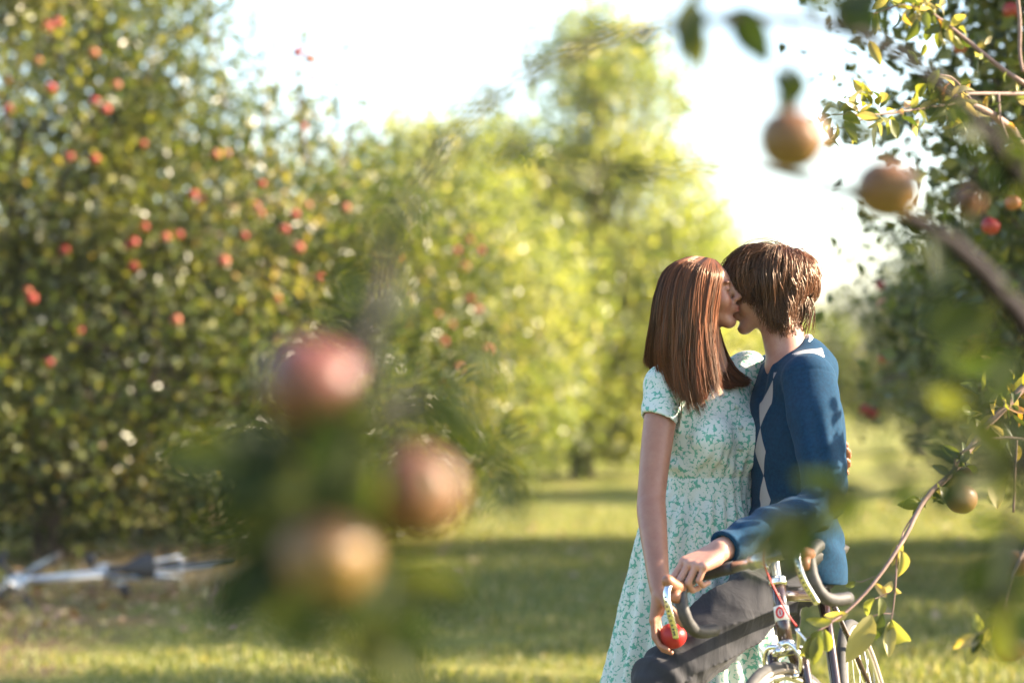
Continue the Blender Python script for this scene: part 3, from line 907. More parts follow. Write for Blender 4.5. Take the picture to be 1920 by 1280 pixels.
def jeans_material():
    m, nt, b = new_mat("dark_denim")
    tc = N(nt, "ShaderNodeTexCoord")
    no = N(nt, "ShaderNodeTexNoise", Scale=9.0, Detail=7.0, Roughness=0.7); nt.links.new(tc.outputs["Object"], no.inputs["Vector"])
    wv = N(nt, "ShaderNodeTexWave", Scale=190.0, Distortion=0.5); nt.links.new(tc.outputs["Object"], wv.inputs["Vector"])
    r = ramp(nt, [(0.3, (0.019, 0.020, 0.025)), (0.75, (0.044, 0.045, 0.051))], no.outputs[0])
    r2 = ramp(nt, [(0, (0.8, 0.8, 0.8)), (1, (1.1, 1.1, 1.1))], wv.outputs[0])
    mul = N(nt, "ShaderNodeMix", data_type='RGBA', blend_type='MULTIPLY'); mul.inputs[0].default_value = 1
    nt.links.new(r.outputs[0], mul.inputs[6]); nt.links.new(r2.outputs[0], mul.inputs[7])
    nt.links.new(mul.outputs[2], b.inputs["Base Color"])
    b.inputs["Roughness"].default_value = 0.85
    b.inputs["Sheen Weight"].default_value = 0.04
    b.inputs["Specular IOR Level"].default_value = 0.15
    mp = N(nt, "ShaderNodeMapping"); mp.inputs["Rotation"].default_value = (0.3, 0.9, 0.2); mp.inputs["Scale"].default_value = (16, 16, 4.5)
    nt.links.new(tc.outputs["Object"], mp.inputs[0])
    n4 = N(nt, "ShaderNodeTexNoise", Scale=1.0, Detail=3.0, Distortion=0.8); nt.links.new(mp.outputs[0], n4.inputs["Vector"])
    ad = N(nt, "ShaderNodeMath", operation='MULTIPLY_ADD'); ad.inputs[1].default_value = 0.12
    nt.links.new(no.outputs[0], ad.inputs[0]); nt.links.new(n4.outputs[0], ad.inputs[2])
    bump(nt, b, ad.outputs[0], 0.35, 0.018)
    return m

def hair_material(name, dark, light, rough=0.38):
    m, nt, b = new_mat(name)
    at = N(nt, "ShaderNodeAttribute", attribute_name="rnd")
    r = ramp(nt, [(0.0, dark), (1.0, light)], at.outputs["Fac"])
    nt.links.new(r.outputs[0], b.inputs["Base Color"])
    b.inputs["Roughness"].default_value = rough
    b.inputs["Specular IOR Level"].default_value = 0.6
    b.inputs["Specular Tint"].default_value = (1.0, 0.75, 0.55, 1)
    out = nt.nodes["Material Output"]
    tr = N(nt, "ShaderNodeBsdfTranslucent")
    mul = N(nt, "ShaderNodeMix", data_type='RGBA', blend_type='MULTIPLY'); mul.inputs[0].default_value = 1
    nt.links.new(r.outputs[0], mul.inputs[6]); mul.inputs[7].default_value = (3.2, 1.9, 1.1, 1)
    nt.links.new(mul.outputs[2], tr.inputs[0])
    ms = N(nt, "ShaderNodeMixShader"); ms.inputs[0].default_value = 0.28
    nt.links.new(b.outputs[0], ms.inputs[1]); nt.links.new(tr.outputs[0], ms.inputs[2]); nt.links.new(ms.outputs[0], out.inputs[0])
    return m
M_HAIR_W = hair_material("chestnut_hair", (0.026, 0.010, 0.006), (0.22, 0.085, 0.038), 0.30)
M_HAIR_M = hair_material("brown_hair", (0.022, 0.011, 0.007), (0.20, 0.10, 0.056), 0.34)

def strands(name, lines, rads, tints, mat, parent, seg=3):
    """lines (n, k, 3): many thin tapered strands in one mesh"""
    lines = np.asarray(lines); n, k, _ = lines.shape
    tan = np.gradient(lines, axis=1); tan /= np.linalg.norm(tan, axis=2, keepdims=True) + 1e-9
    ref = V(0.3, 1, 0.2)
    u = np.cross(tan, ref); u /= np.linalg.norm(u, axis=2, keepdims=True) + 1e-9
    w = np.cross(tan, u)
    t = np.linspace(0, 1, k)
    taper = np.clip(np.minimum(1.0, (1.02 - t) * 3.0), 0.08, 1)
    r = (np.asarray(rads)[:, None] * taper[None])[..., None]
    vs = []
    for a in np.linspace(0, 2 * math.pi, seg, endpoint=False):
        vs.append(lines + u * r * math.cos(a) + w * r * math.sin(a))
    v = np.stack(vs, 2).reshape(-1, 3)
    base = (np.arange(n)[:, None] * k + np.arange(k - 1)[None]).ravel() * seg
    q = np.concatenate([np.stack([base + s_, base + (s_ + 1) % seg, base + seg + (s_ + 1) % seg, base + seg + s_], 1) for s_ in range(seg)])
    base_ = np.array(parent.location) + (np.array(parent.parent.location) if parent.parent else 0)
    me = make_mesh(name, v - base_, quads=q)
    me.attributes.new("rnd", 'FLOAT', 'POINT').data.foreach_set('value', np.repeat(tints, k * seg).astype(np.float32))
    return link(name, me, mat, parent)

def body_object(name, blocks, tone_fn, mat, parent):
    vs, qs, n = [], [], 0
    for f, it in blocks:
        v, q = f.mesh(); v = smooth_verts(v, q, it)
        vs.append(v); qs.append(q + n); n += len(v)
    v = np.concatenate(vs); q = np.concatenate(qs)
    me = make_mesh(name, v - np.array(parent.location), quads=q)
    at = me.attributes.new("tone", 'FLOAT_COLOR', 'POINT')
    at.data.foreach_set('color', tone_fn(v).astype(np.float32).ravel())
    return link(name, me, mat, parent)

def garment(name, f, mat, parent, it=2, attrs=None):
    v, q = f.mesh(); v = smooth_verts(v, q, it)
    me = make_mesh(name, v - np.array(parent.location), quads=q)
    for an, fn in (attrs or {}).items():
        me.attributes.new(an, 'FLOAT', 'POINT').data.foreach_set('value', fn(v).astype(np.float32))
    return link(name, me, mat, parent)

def tone_head(v, o, R, s=1.0, female=True):
    q = (v - o) @ R.T / s
    c = np.ones((len(v), 4))
    g = lambda cx, cy, cz, sx, sy, sz: np.exp(-(((q[:, 0] - cx) / sx) ** 2 + ((np.abs(q[:, 1]) - cy) / sy) ** 2 + ((q[:, 2] - cz) / sz) ** 2))
    near = np.linalg.norm(q, axis=1) < 0.17
    lips = np.clip(g(0.100, 0, -0.061, 0.012, 0.017, 0.0085) * 1.6, 0, 1) * near
    c[:, :3] *= 1 - lips[:, None] * np.array([0.12, 0.48, 0.42])
    cheek = g(0.075, 0.04, -0.03, 0.03, 0.025, 0.025) * near
    c[:, :3] *= 1 - cheek[:, None] * np.array([0.0, 0.14, 0.12])
    brow = np.clip(g(0.090, 0.030, 0.0235, 0.02, 0.020, 0.0032) * 1.5, 0, 1) * near
    c[:, :3] *= 1 - brow[:, None] * 0.72
    lash = np.clip(g(0.089, 0.031, -0.0035, 0.012, 0.013, 0.0019) * 1.8, 0, 1) * near
    c[:, :3] *= 1 - lash[:, None] * 0.85
    return c

# ================================================================== the couple
W_HEAD = P(1313, 551, 6.34); RW = frame((0.97, -0.10, 0.17), (-0.17, -0.04, 0.98)); WS = 0.90
M_HEAD = P(1436, 547, 6.40); RM = frame((-0.975, 0.14, -0.10), (-0.10, 0.02, 0.99))

# ---- his skeleton
mN = P(1478, 672, 6.37)
mf = V(-0.94, -0.34, 0); ml = V(0.34, -0.94, 0); up3 = V(0, 0, 1)
mShL = P(1517, 716, 6.21); mElL = P(1541, 940, 6.08); mWrL = P(1351, 1031, 5.765)
mShR = P(1450, 712, 6.54); mElR = P(1400, 850, 6.72); mWrR = P(1290, 860, 6.62)
mHipL = P(1482, 1072, 6.28); mHipR = P(1472, 1080, 6.45)
mKnL = P(1240, 1278, 6.02); mKnR = P(1325, 1400, 6.45)
mAnL = V(mKnL[0] + 0.02, mKnL[1] + 0.05, 0.09); mAnR = V(mKnR[0] + 0.12, mKnR[1] + 0.1, 0.09)
mC = P(1486, 850, 6.38)          # chest
mB = P(1484, 1000, 6.38)         # belly
mPel = P(1500, 1040, 6.38)
thighL = chain([mHipL, (mHipL + mKnL) / 2 + V(0.0, -0.02, 0.015), mKnL], [0.084, 0.088, 0.070], 7)
thighR = chain([mHipR, (mHipR + mKnR) / 2, mKnR], [0.082, 0.08, 0.066], 5)
shinL = chain([mKnL, (mKnL + mAnL) / 2 + V(0.02, 0.02, 0), mAnL], [0.068, 0.062, 0.052], 5)
shinR = chain([mKnR, (mKnR + mAnR) / 2, mAnR], [0.066, 0.06, 0.052], 5)

# ---- her skeleton
wf = V(0.60, -0.80, 0); wr = V(-0.80, -0.60, 0); wl = -wr
wN = P(1329, 690, 6.41)
wShR = wN + wr * 0.150 + V(0, 0, -0.052); wShL = P(1400, 700, 6.50)
wElR = P(1222, 925, 6.20); wWrR = P(1236, 1098, 6.00)
wElL = P(1480, 810, 6.70); wWrL = P(1560, 905, 6.60)
wC = wN + V(0.0, 0, -0.17); wWaist = P(1325, 893, 6.42); wHip = P(1312, 1000, 6.44)
hD = V(-0.10, -0.08, -1.0); hD /= np.linalg.norm(hD)
hN = V(0.97, -0.22, 0.0); hN = hN - hD * (hN @ hD); hN /= np.linalg.norm(hN)
hT = -np.cross(hN, hD)
APPLE_HELD = wWrR + hD * 0.119 + hN * 0.047 + hT * 0.006

# ------------------------------------------------ woman
def build_woman():
    root = empty("person", (float(wHip[0]), float(wHip[1]), 0)); 
    tag(root, "long-haired woman in a green and white floral dress, kissing the man", "woman")
    HP, w = head_prims(W_HEAD, RW, True, WS)
    # --- skin: fine block for head, neck, arms; coarser block for what the dress covers
    fine = []
    fine += HP
    neck_top = w(-0.022, 0, -0.055); 
    fine += U([rc(neck_top, wN + V(0, 0, -0.01), 0.050, 0.053)], 0.02)
    fine += U([rc(wN + V(0, 0, -0.03), wShR + V(0, 0, 0.008), 0.045, 0.044), rc(wN + V(0, 0, -0.03), wShL + V(0, 0, 0.008), 0.045, 0.044)], 0.03)
    fine += U([ell(wC + V(0, 0, 0.02), (0.115, 0.085, 0.13), np.array([wr, wf, up3]))], 0.03)
    armR = chain([wShR, (wShR * .55 + wElR * .45) + V(-0.004, 0, 0), wElR, wElR * .72 + wWrR * .28 + V(-0.004, 0, 0), wWrR], [0.046, 0.0415, 0.0365, 0.0370, 0.0255], 13)
    armL = chain([wShL, wElL, wWrL], [0.044, 0.036, 0.024], 7)
    fine += U(armR[:1], 0.02) + U(armR[1:], 0.0) + U(armL, 0.0)
    # right hand round the apple: fingers pass its far/left side, thumb on the near right
    thumb = [(0.020, 0.026, 0.008), (0.045, 0.040, 0.030), (0.070, 0.040, 0.058), (0.092, 0.030, 0.074)]
    fine += hand_prims(wWrR, hD, hN, -1, [[0.18, 0.50, 0.55], [0.20, 0.52, 0.58], [0.24, 0.55, 0.6], [0.30, 0.6, 0.6]], 0.02, 0.97, thumb=thumb)
    # left hand on his back
    hd = P(1578, 868, 6.52) - wWrL
    fine += hand_prims(P(1548, 893, 6.585), (0.42, -0.72, 0.35), (-0.8, -0.4, 0.1), 1, [0.25, 0.35, 0.3], 0.12, 0.92)
    lo = V(0.28, 5.82, 0.50); hi = V(0.95, 6.85, 1.70)
    F = Field(lo, hi, 0.0032)
    run(F, fine)
    F.apply((lambda p: p[..., 2] * 0 + 0.0, lo, lo), 'd')
    co = []
    co += U([ell(wC, (0.135, 0.088, 0.16), np.array([wr, wf, up3])), ell(wWaist, (0.108, 0.082, 0.13), np.array([wr, wf, up3])),
             ell(wHip + V(0, 0, -0.03), (0.155, 0.115, 0.14), np.array([wr, wf, up3]))], 0.06)
    for sgn, fx in ((1, 0.0), (-1, 0.06)):
        hip = wHip + wr * 0.075 * sgn + V(0, 0, -0.07); kn = hip + V(-0.01, 0.05, -0.38) ; an = V(hip[0], hip[1] + 0.09, 0.07)
        kn[2] = 0.47
        co += U(chain([hip, (hip + kn) / 2, kn, kn * .6 + an * .4 + V(0, 0.02, 0), an], [0.082, 0.070, 0.050, 0.050, 0.034], 12), 0.02)
        co += U([rc(an + V(0, 0.02, -0.03), an + V(0.09, -0.11, -0.045), 0.032, 0.024)], 0.02)
    G = Field(V(0.15, 6.1, -0.02), V(0.85, 6.75, 1.40), 0.007)
    run(G, co)
    body_object("body", [(F, 1), (G, 1)], lambda v: tone_head(v, W_HEAD, RW, WS), M_SKIN_W, root)
    # --- dress
    D = Field(V(0.05, 5.85, 0.36), V(1.0, 7.0, 1.42), 0.0045)
    R3 = np.array([wr, wf, up3])
    up_ = [ell(wC + wf * 0.0 + V(0, 0, 0.01), (0.150, 0.098, 0.165), R3), ell(wN + V(0, 0, -0.30) , (0.122, 0.095, 0.11), R3)]
    for p in up_: D.apply(p, 'u', 0.05)
    for sgn in (1, -1):
        D.apply(ell(wN + wr * 0.070 * sgn + wf * 0.085 + V(0, 0, -0.185), (0.060, 0.052, 0.062), R3), 'u', 0.035)
    D.apply(rc(wN + wr * 0.05 + V(0, 0, -0.035), wShR + V(0, 0, 0.010), 0.050, 0.054), 'u', 0.03)
    D.apply(rc(wN - wr * 0.04 + V(0, 0, -0.035), wShL + V(0, 0, 0.008), 0.050, 0.052), 'u', 0.03)
    dR = wElR - wShR; dR /= np.linalg.norm(dR)
    dL = wElL - wShL; dL /= np.linalg.norm(dL)
    D.apply(rc(wShR, wShR + dR * 0.115 + wr * 0.006, 0.053, 0.0545), 'u', 0.02)
    D.apply(rc(wShL, wShL + dL * 0.105, 0.055, 0.058), 'u', 0.02)
    # skirt with pleats
    zt = float(wWaist[2]); zb = 0.44
    path = catmull([wWaist, wHip + V(-0.005, 0.0, 0), P(1312, 1120, 6.46), P(1308, 1280, 6.47)], 30)
    zs = path[::-1, 2]; xs = path[::-1, 0]; ys = path[::-1, 1]
    kz = np.array([0.40, 0.60, 0.74, 0.86, 0.96, 1.02, 1.075]); kr = np.array([0.262, 0.225, 0.205, 0.178, 0.153, 0.130, 0.113])
    def skirt(inner=0.0):
        def f(p):
            z = p[..., 2]
            cx = np.interp(z, zs, xs); cy = np.interp(z, zs, ys); r0 = np.interp(z, kz, kr)
            dx = p[..., 0] - cx; dy = p[..., 1] - cy
            a = dx * wr[0] + dy * wr[1]; b_ = dx * wf[0] + dy * wf[1]
            th = np.arctan2(b_, a)
            k = np.clip((zt - z) / 0.55, 0, 1)
            r = r0 * (1 - 0.13 * np.sin(th) ** 2 * (1 - k)) + k * 0.017 * np.sin(11 * th + 2.2 * np.sin(2 * th) + z * 2.0) + k * 0.010 * np.sin(23 * th + z * 3) + 0.0035 * np.sin(26 * th + 1.3 * np.sin(3 * th)) * np.clip((zt - z) / 0.06, 0, 1)
            d = (np.hypot(a, b_) - (r - inner)) * 0.82
            return np.maximum(d, np.maximum(z - zt - 0.004, zb - z)) if not inner else np.maximum(d, z - 0.74)
        return f, V(0.10, 6.0, 0.42), V(0.9, 6.9, zt + 0.02)
    D.apply(skirt(), 'u', 0.012)
    # waist seam, front placket, soft creases
    def crease(p):
        q = p - wN
        a = q @ wr; z = q[..., 2]
        c = 0.0035 * wob(p, 3, 55) + 0.0022 * wob(p * V(1, 1, 2.2), 5, 90)
        seam = -0.004 * np.exp(-((p[..., 2] - zt - 0.0) / 0.006) ** 2)
        gath = 0.0035 * np.sin(a * 190) * np.exp(-((z + 0.255) / 0.05) ** 2)
        blous = 0.007 * np.exp(-((p[..., 2] - zt - 0.035) / 0.025) ** 2)
        return c + seam + gath + blous
    D.apply((crease, V(0.1, 5.9, 0.45), V(0.98, 6.9, 1.42)), 'd')
    # openings: sleeves, neckline, and where his thigh and chest press in
    slv = wShR + dR * 0.100
    nrm = dR + V(-0.28, 0, 0.0); nrm /= np.linalg.norm(nrm)
    def cutR(p):
        d = (p - slv) @ nrm
        rad = np.linalg.norm((p - slv) - ((p - slv) @ dR)[..., None] * dR, axis=-1)
        return np.maximum(-d, rad - 0.085)
    # only cut the sleeve, away from the torso
    D.apply((lambda p: np.maximum(cutR(p), (p - (wShR - wr * 0.055)) @ (-wr)), slv - 0.12, slv + 0.12), 's', 0.004)
    ci_ = rc(wShR + dR * 0.05, wShR + dR * 0.2, 0.0475, 0.049)
    D.apply((lambda p: np.maximum(ci_[0](p), (p - (wShR - wr * 0.035)) @ (-wr)), ci_[1], ci_[2]), 's', 0.0)
    D.apply(up_[0], 'u', 0.006)
    D.apply(rc(wN + V(0, 0, -0.02) + wf * 0.02, wN + V(0, 0, 0.12), 0.056, 0.07), 's', 0.01)
    D.apply(rc(wN + wf * 0.085 + V(0, 0, -0.025), wN + wf * 0.10 + V(0, 0, 0.04), 0.030, 0.055), 's', 0.01)
    for pr in thighL:
        f, a_, b_ = pr
        D.apply((lambda p, f=f: f(p) - 0.014, a_ - 0.014, b_ + 0.014), 's', 0.01)
    for pr in shinL[:2]:
        f, a_, b_ = pr
        D.apply((lambda p, f=f: f(p) - 0.014, a_ - 0.014, b_ + 0.014), 's', 0.01)
    dr = garment("dress", D, dress_material(), root, 1)
    # buttons down the bodice
    mb = simple("pearl_button", (0.35, 0.42, 0.38), 0.4)
    for i in range(4):
        c = wN + wf * (0.113 if i else 0.098) + V(0, 0, -0.10 - 0.055 * i) + wr * -0.012
        bv, bf = lathe([(0, 0.0045), (0.0045, 0.0042), (0.0062, 0.0025), (0.0062, -0.003)], c, wf, 12)
        child("button", bv, bf, mat=mb, parent=dr)
    # --- hair: under-volume plus strands
    H = Field(V(0.28, 6.05, 1.18), V(0.72, 6.62, 1.68), 0.004)
    w97 = w
    H.apply(ell(w(-0.018, 0, 0.036), (0.083, 0.066, 0.062), RW), 'u')
    for (a, b, r1, r2) in [(P(1268, 590, 6.32), P(1262, 670, 6.33), 0.045, 0.040), (P(1300, 600, 6.27), P(1305, 715, 6.28), 0.032, 0.028),
                           (P(1245, 600, 6.38), P(1240, 670, 6.39), 0.030, 0.024), (P(1325, 640, 6.25), P(1320, 735, 6.25), 0.018, 0.014), (P(1290, 650, 6.27), P(1308, 745, 6.25), 0.025, 0.012)]:
        H.apply(rc(a, b, r1, r2), 'u', 0.03)
    H.apply(rc(P(1335, 640, 6.44), P(1372, 712, 6.40), 0.024, 0.022), 'u', 0.02)
    H.apply(ell(w(0.082, -0.01, -0.03), (0.050, 0.080, 0.085), RW), 's', 0.01)
    hv, hq = H.mesh(); hv = smooth_verts(hv, hq, 3)
    me = make_mesh("hair", hv - np.array(root.location), quads=hq)
    me.attributes.new("rnd", 'FLOAT', 'POINT').data.foreach_set('value', np.full(len(hv), 0.05, np.float32))
    hair = link("hair", me, M_HAIR_W, root)
    hair.location = (0, 0, 0)
    r = np.random.default_rng(5)
    # guides from the parting, front edge -> back edge, near side
    G1 = [
        [(1340, 488, 6.315), (1353, 503, 6.280), (1349, 540, 6.258), (1339, 600, 6.243), (1342, 660, 6.235), (1350, 708, 6.225), (1345, 752, 6.22)],
        [(1336, 486, 6.31), (1338, 508, 6.252), (1332, 552, 6.235), (1325, 610, 6.228), (1328, 670, 6.222), (1338, 725, 6.215), (1362, 768, 6.212)],
        [(1328, 484, 6.31), (1315, 506, 6.243), (1304, 558, 6.226), (1300, 620, 6.220), (1303, 685, 6.217), (1312, 738, 6.212), (1330, 792, 6.21)],
        [(1318, 482, 6.32), (1290, 500, 6.256), (1275, 555, 6.230), (1272, 625, 6.225), (1274, 680, 6.225), (1284, 735, 6.22), (1304, 790, 6.215)],
        [(1306, 481, 6.33), (1268, 498, 6.28), (1250, 550, 6.252), (1244, 615, 6.25), (1244, 670, 6.25), (1256, 718, 6.25), (1278, 765, 6.24)],
        [(1296, 481, 6.34), (1256, 500, 6.31), (1236, 548, 6.30), (1229, 615, 6.30), (1224, 665, 6.31), (1226, 690, 6.32), (1243, 706, 6.32)],
        [(1290, 482, 6.35), (1250, 503, 6.35), (1231, 552, 6.36), (1223, 620, 6.37), (1216, 660, 6.38), (1214, 682, 6.39), (1228, 698, 6.40)],
        [(1292, 483, 6.37), (1254, 506, 6.40), (1236, 560, 6.42), (1229, 620, 6.43), (1226, 665, 6.43), (1226, 690, 6.43), (1235, 700, 6.43)],
    ]
    Gp = np.array([[P(*q) for q in g] for g in G1])
    Gr = np.array([catmull(g, 18) for g in Gp])          # guides resampled
    def interp(Gr, u):
        x = u * (len(Gr) - 1); i = np.minimum(x.astype(int), len(Gr) - 2); t = (x - i)[:, None, None]
        t = t * t * (3 - 2 * t) * 0.5 + t * 0.5
        return Gr[i] * (1 - t) + Gr[i + 1] * t
    n = 7500
    u = r.random(n)
    lock = np.floor(u * 46 + 0.3 * r.random(n))
    rl = np.random.default_rng(9); lk_off = rl.normal(size=(60, 3)) * V(.004, .004, .003); lk_t = rl.random(60); lk_e = rl.random(60)
    uu = np.clip(u * 0.8 + 0.2 * (lock + .5) / 46, 0, 1)
    L = interp(Gr, uu)
    t = np.linspace(0, 1, 18)[None, :, None]
    depth = (r.random(n) ** 1.6 * 0.020)[:, None, None]
    inward = (W_HEAD + V(0, 0, -0.05)) - L; inward[..., 2] *= 0.2; inward /= np.linalg.norm(inward, axis=2, keepdims=True)
    L = L + inward * depth * np.clip(t * 3, 0.2, 1)
    L = L + lk_off[lock.astype(int) % 60][:, None, :] * t ** 1.3 * 1.6
    L = L + (r.normal(size=(n, 1, 3)) * V(.0035, .0035, .002)) * np.clip(t * 1.5, 0.2, 1)
    L = L + 0.0016 * np.sin(t * 9 + r.uniform(0, 6, (n, 1, 1))) * V(1, .6, 0)
    # uneven ends: resample each strand to a random length
    ln = 0.86 + 0.14 * r.random(n) - 0.10 * lk_e[lock.astype(int) % 60] - 0.08 * r.random(n) * lk_t[lock.astype(int) % 60]
    idx = t[0, :, 0][None] * ln[:, None] * 17
    i0 = np.minimum(idx.astype(int), 16); ft = (idx - i0)[..., None]
    L = L[np.arange(n)[:, None], i0] * (1 - ft) + L[np.arange(n)[:, None], i0 + 1] * ft
    tint = np.clip(0.8 * lk_t[lock.astype(int) % 60] + 0.6 * (r.random(n) - 0.35), 0, 1)
    fly = r.random(n) < 0.03
    L[fly] += (r.normal(size=(n, 1, 3)) * 0.011 * np.linspace(0, 1, 18)[None, :, None] ** 1.2)[fly]
    L += 0.0055 * np.sin(np.linspace(0, 1, 18)[None, :] * 7 + lk_t[lock.astype(int) % 60][:, None] * 12)[..., None] * V(1, 0.8, 0) * np.linspace(0, 1, 18)[None, :, None]
    L += np.cumsum(r.normal(size=(n, 18, 3)) * 0.00035, axis=1)
    strands("strand", L, 0.0006 + 0.0005 * r.random(n), tint, M_HAIR_W, hair)['kind'] = "stuff"
    # far-side curtain seen past her jaw
    G2 = [[(1345, 500, 6.38), (1330, 580, 6.44), (1338, 640, 6.43), (1352, 690, 6.40), (1372, 716, 6.38), (1402, 722, 6.36)],
          [(1345, 500, 6.40), (1340, 580, 6.45), (1352, 650, 6.43), (1370, 690, 6.40), (1392, 708, 6.38), (1403, 712, 6.36)],
          [(1345, 500, 6.36), (1325, 580, 6.42), (1326, 650, 6.40), (1340, 700, 6.36), (1352, 722, 6.34), (1372, 728, 6.33)]]
    Gr2 = np.array([catmull([P(*q) for q in g], 16) for g in G2])
    n = 1100; u = r.random(n); L = interp(Gr2, u)
    t = np.linspace(0, 1, 16)[None, :, None]
    L = L + r.normal(size=(n, 1, 3)) * V(.006, .008, .004) * np.clip(t * 2, .2, 1)
    strands("strand", L, 0.0008 + 0.0005 * r.random(n), np.clip(r.random(n) * .5, 0, 1), M_HAIR_W, hair)['kind'] = "stuff"
    return root

# ------------------------------------------------ man
def build_man():
    root = empty("person", (float(mPel[0]), float(mPel[1]), 0))
    tag(root, "man in blue argyle sweater and dark jeans leaning on the upright bicycle", "man")
    HP, w = head_prims(M_HEAD, RM, False, 0.95)
    fine = list(HP)
    fine += U([rc(w(-0.024, 0, -0.05), mN + V(0.004, 0, -0.01), 0.052, 0.058)], 0.025)
    fine += U([rc(mN + V(0, 0, -0.035), mShL + V(0, 0, 0.01), 0.05, 0.05), rc(mN + V(0, 0, -0.035), mShR + V(0, 0, 0.01), 0.05, 0.05)], 0.03)
    armL = chain([mElL, mElL * .6 + mWrL * .4, mWrL], [0.034, 0.037, 0.0285], 9)
    fine += U(armL, 0.0)
    # hand over the bar: back of the hand up, fingers over the hood and down in front
    hd = V(0.388, 5.69, 0.868) - mWrL
    thumb = [(0.020, 0.028, 0.006), (0.045, 0.042, 0.024), (0.062, 0.040, 0.046), (0.070, 0.028, 0.062)]
    fine += hand_prims(mWrL, hd, (-0.1, 0.25, -1.0), 1, [[0.65, 1.2, 1.0], [0.7, 1.25, 1.0], [0.75, 1.25, 1.0], [0.85, 1.25, 1.0]], 0.02, 1.04, thumb=thumb)
    F = Field(V(0.36, 5.60, 0.72), V(0.98, 6.75, 1.74), 0.0034)
    run(F, fine)
    co = []
    Rm = np.array([ml, mf, up3])
    co += U([ell(mC + V(0, 0, 0.06), (0.16, 0.095, 0.20), Rm), ell(mB, (0.14, 0.09, 0.15), Rm), ell(mPel, (0.13, 0.085, 0.08), Rm)], 0.06)
    co += U(chain([mShL, mElL], [0.05, 0.042]), 0.03) + U(chain([mShR, mElR, mWrR], [0.05, 0.042, 0.028]), 0.03)
    for ch in (thighL, thighR, shinL, shinR):
        for f, a_, b_ in ch:
            co += [((lambda p, f=f: f(p) + 0.030, a_, b_), 'u', 0.02)]
    co += [(p, 'u', 0.012) for p, _, _ in hand_prims(mWrR, (-0.7, -0.6, 0.0), (0.0, -0.8, 0.1), 1, [0.1, 0.2, 0.2])]
    for an in (mAnL, mAnR):
        co += U([rc(an + V(0.02, 0, -0.04), an + V(-0.15, -0.05, -0.055), 0.036, 0.028)], 0.02)
    G = Field(V(0.15, 5.75, -0.02), V(1.05, 6.85, 1.45), 0.008)
    run(G, co)
    body_object("body", [(F, 1), (G, 1)], lambda v: tone_head(v, M_HEAD, RM, 0.95, False), M_SKIN_M, root)
    # --- shoes
    ms = simple("dark_shoe", (0.05, 0.04, 0.035), 0.6)
    for an in (mAnL, mAnR):
        S = Field(an + V(-0.25, -0.15, -0.12), an + V(0.12, 0.12, 0.05), 0.006)
        S.apply(rc(an + V(0.02, 0, -0.04), an + V(-0.16, -0.05, -0.055), 0.045, 0.034), 'u')
        S.apply(rc(an + V(0.0, 0, -0.04), an, 0.04, 0.045), 'u', 0.02)
        garment("shoe", S, ms, root, 1)
    # --- jeans
    J = Field(V(0.12, 5.72, 0.06), V(1.05, 6.85, 0.98), 0.0048)
    J.apply(ell(mPel + V(0.0, 0, -0.035), (0.145, 0.100, 0.092), Rm), 'u')
    J.apply(ell(mB + V(0, 0, -0.03), (0.135, 0.090, 0.10), Rm), 'u', 0.04)
    for ch in (thighR, shinR, thighL, shinL):
        for i, pr in enumerate(ch): J.apply(pr, 'u', 0.03 if i == 0 else 0.004)
    ax = mKnL - mHipL; La = np.linalg.norm(ax); ax /= La
    def jfold(p):
        q = p - mHipL
        t = (q @ ax) / La
        a = q - (q @ ax)[..., None] * ax
        ang = np.arctan2(a[..., 2], a[..., 1])
        c = 0.003 * wob(p * V(1, 1, 1.6), 12, 42) + 0.0015 * wob(p, 15, 85)
        fan = 0.016 * (1 - 2 * np.abs(np.sin(t * 13 + ang * 1.6 + 1.2 * np.sin(ang * 2) + 0.5 * wob(p, 4, 14))) ** 0.6) * np.exp(-((t - 0.05) / 0.30) ** 2) + 0.010 * (1 - 2 * np.abs(np.sin(ang * 3.5 + t * 5 + 0.6 * wob(p, 6, 12))) ** 0.6) * np.exp(-((t - 0.55) / 0.25) ** 2)
        kn = 0.005 * np.sin(t * 60 + ang * 1.5) * np.exp(-((t - 1.0) / 0.12) ** 2)
        seam = 0.004 * np.exp(-((ang + 2.45) / 0.045) ** 2)
        return c + fan + kn + seam
    J.apply((jfold, V(0.13, 5.75, 0.08), V(1.04, 6.8, 0.96)), 'd')
    J.apply(half((0, 0, 0.10), (0, 0, -1), (0.1, 5.7, 0.0), (1.05, 6.85, 0.13)), 's')
    garment("jeans", J, jeans_material(), root, 1)
    # --- sweater
    T = Field(V(0.45, 5.72, 0.78), V(1.02, 6.92, 1.46), 0.0044)
    for pr, k in [(ell(mC + V(0.005, 0, 0.035), (0.185, 0.118, 0.215), Rm), 0.0), (ell(mB + V(0.002, 0, 0.0), (0.160, 0.112, 0.16), Rm), 0.06),
                  (ell(mPel + V(0.002, 0, -0.06), (0.158, 0.112, 0.15), Rm), 0.06),
                  (rc(mN + V(0.01, 0, -0.045), mShL + V(0, 0, 0.006), 0.062, 0.064), 0.04), (rc(mN + V(0.01, 0, -0.045), mShR + V(0, 0, 0.006), 0.062, 0.062), 0.04)]:
        T.apply(pr, 'u', k)
    T.apply(ell(P(1515, 700, 6.40), (0.075, 0.13, 0.085)), 'u', 0.04)
    T.apply(rc(P(1512, 662, 6.37), P(1520, 690, 6.37), 0.036, 0.06), 'u', 0.035)
    sleeve = chain([mShL, mShL * .5 + mElL * .5 + V(0.002, -0.01, 0), mElL, mElL * .5 + mWrL * .5 + V(0, 0, 0.0), mWrL * 0.96 + mElL * 0.04], [0.066, 0.0635, 0.056, 0.050, 0.0425], 15)
    for i, pr in enumerate(sleeve): T.apply(pr, 'u', 0.02 if i < 3 else 0.004)
    sleeveR = chain([mShR, mElR, mWrR], [0.064, 0.056, 0.042], 8)
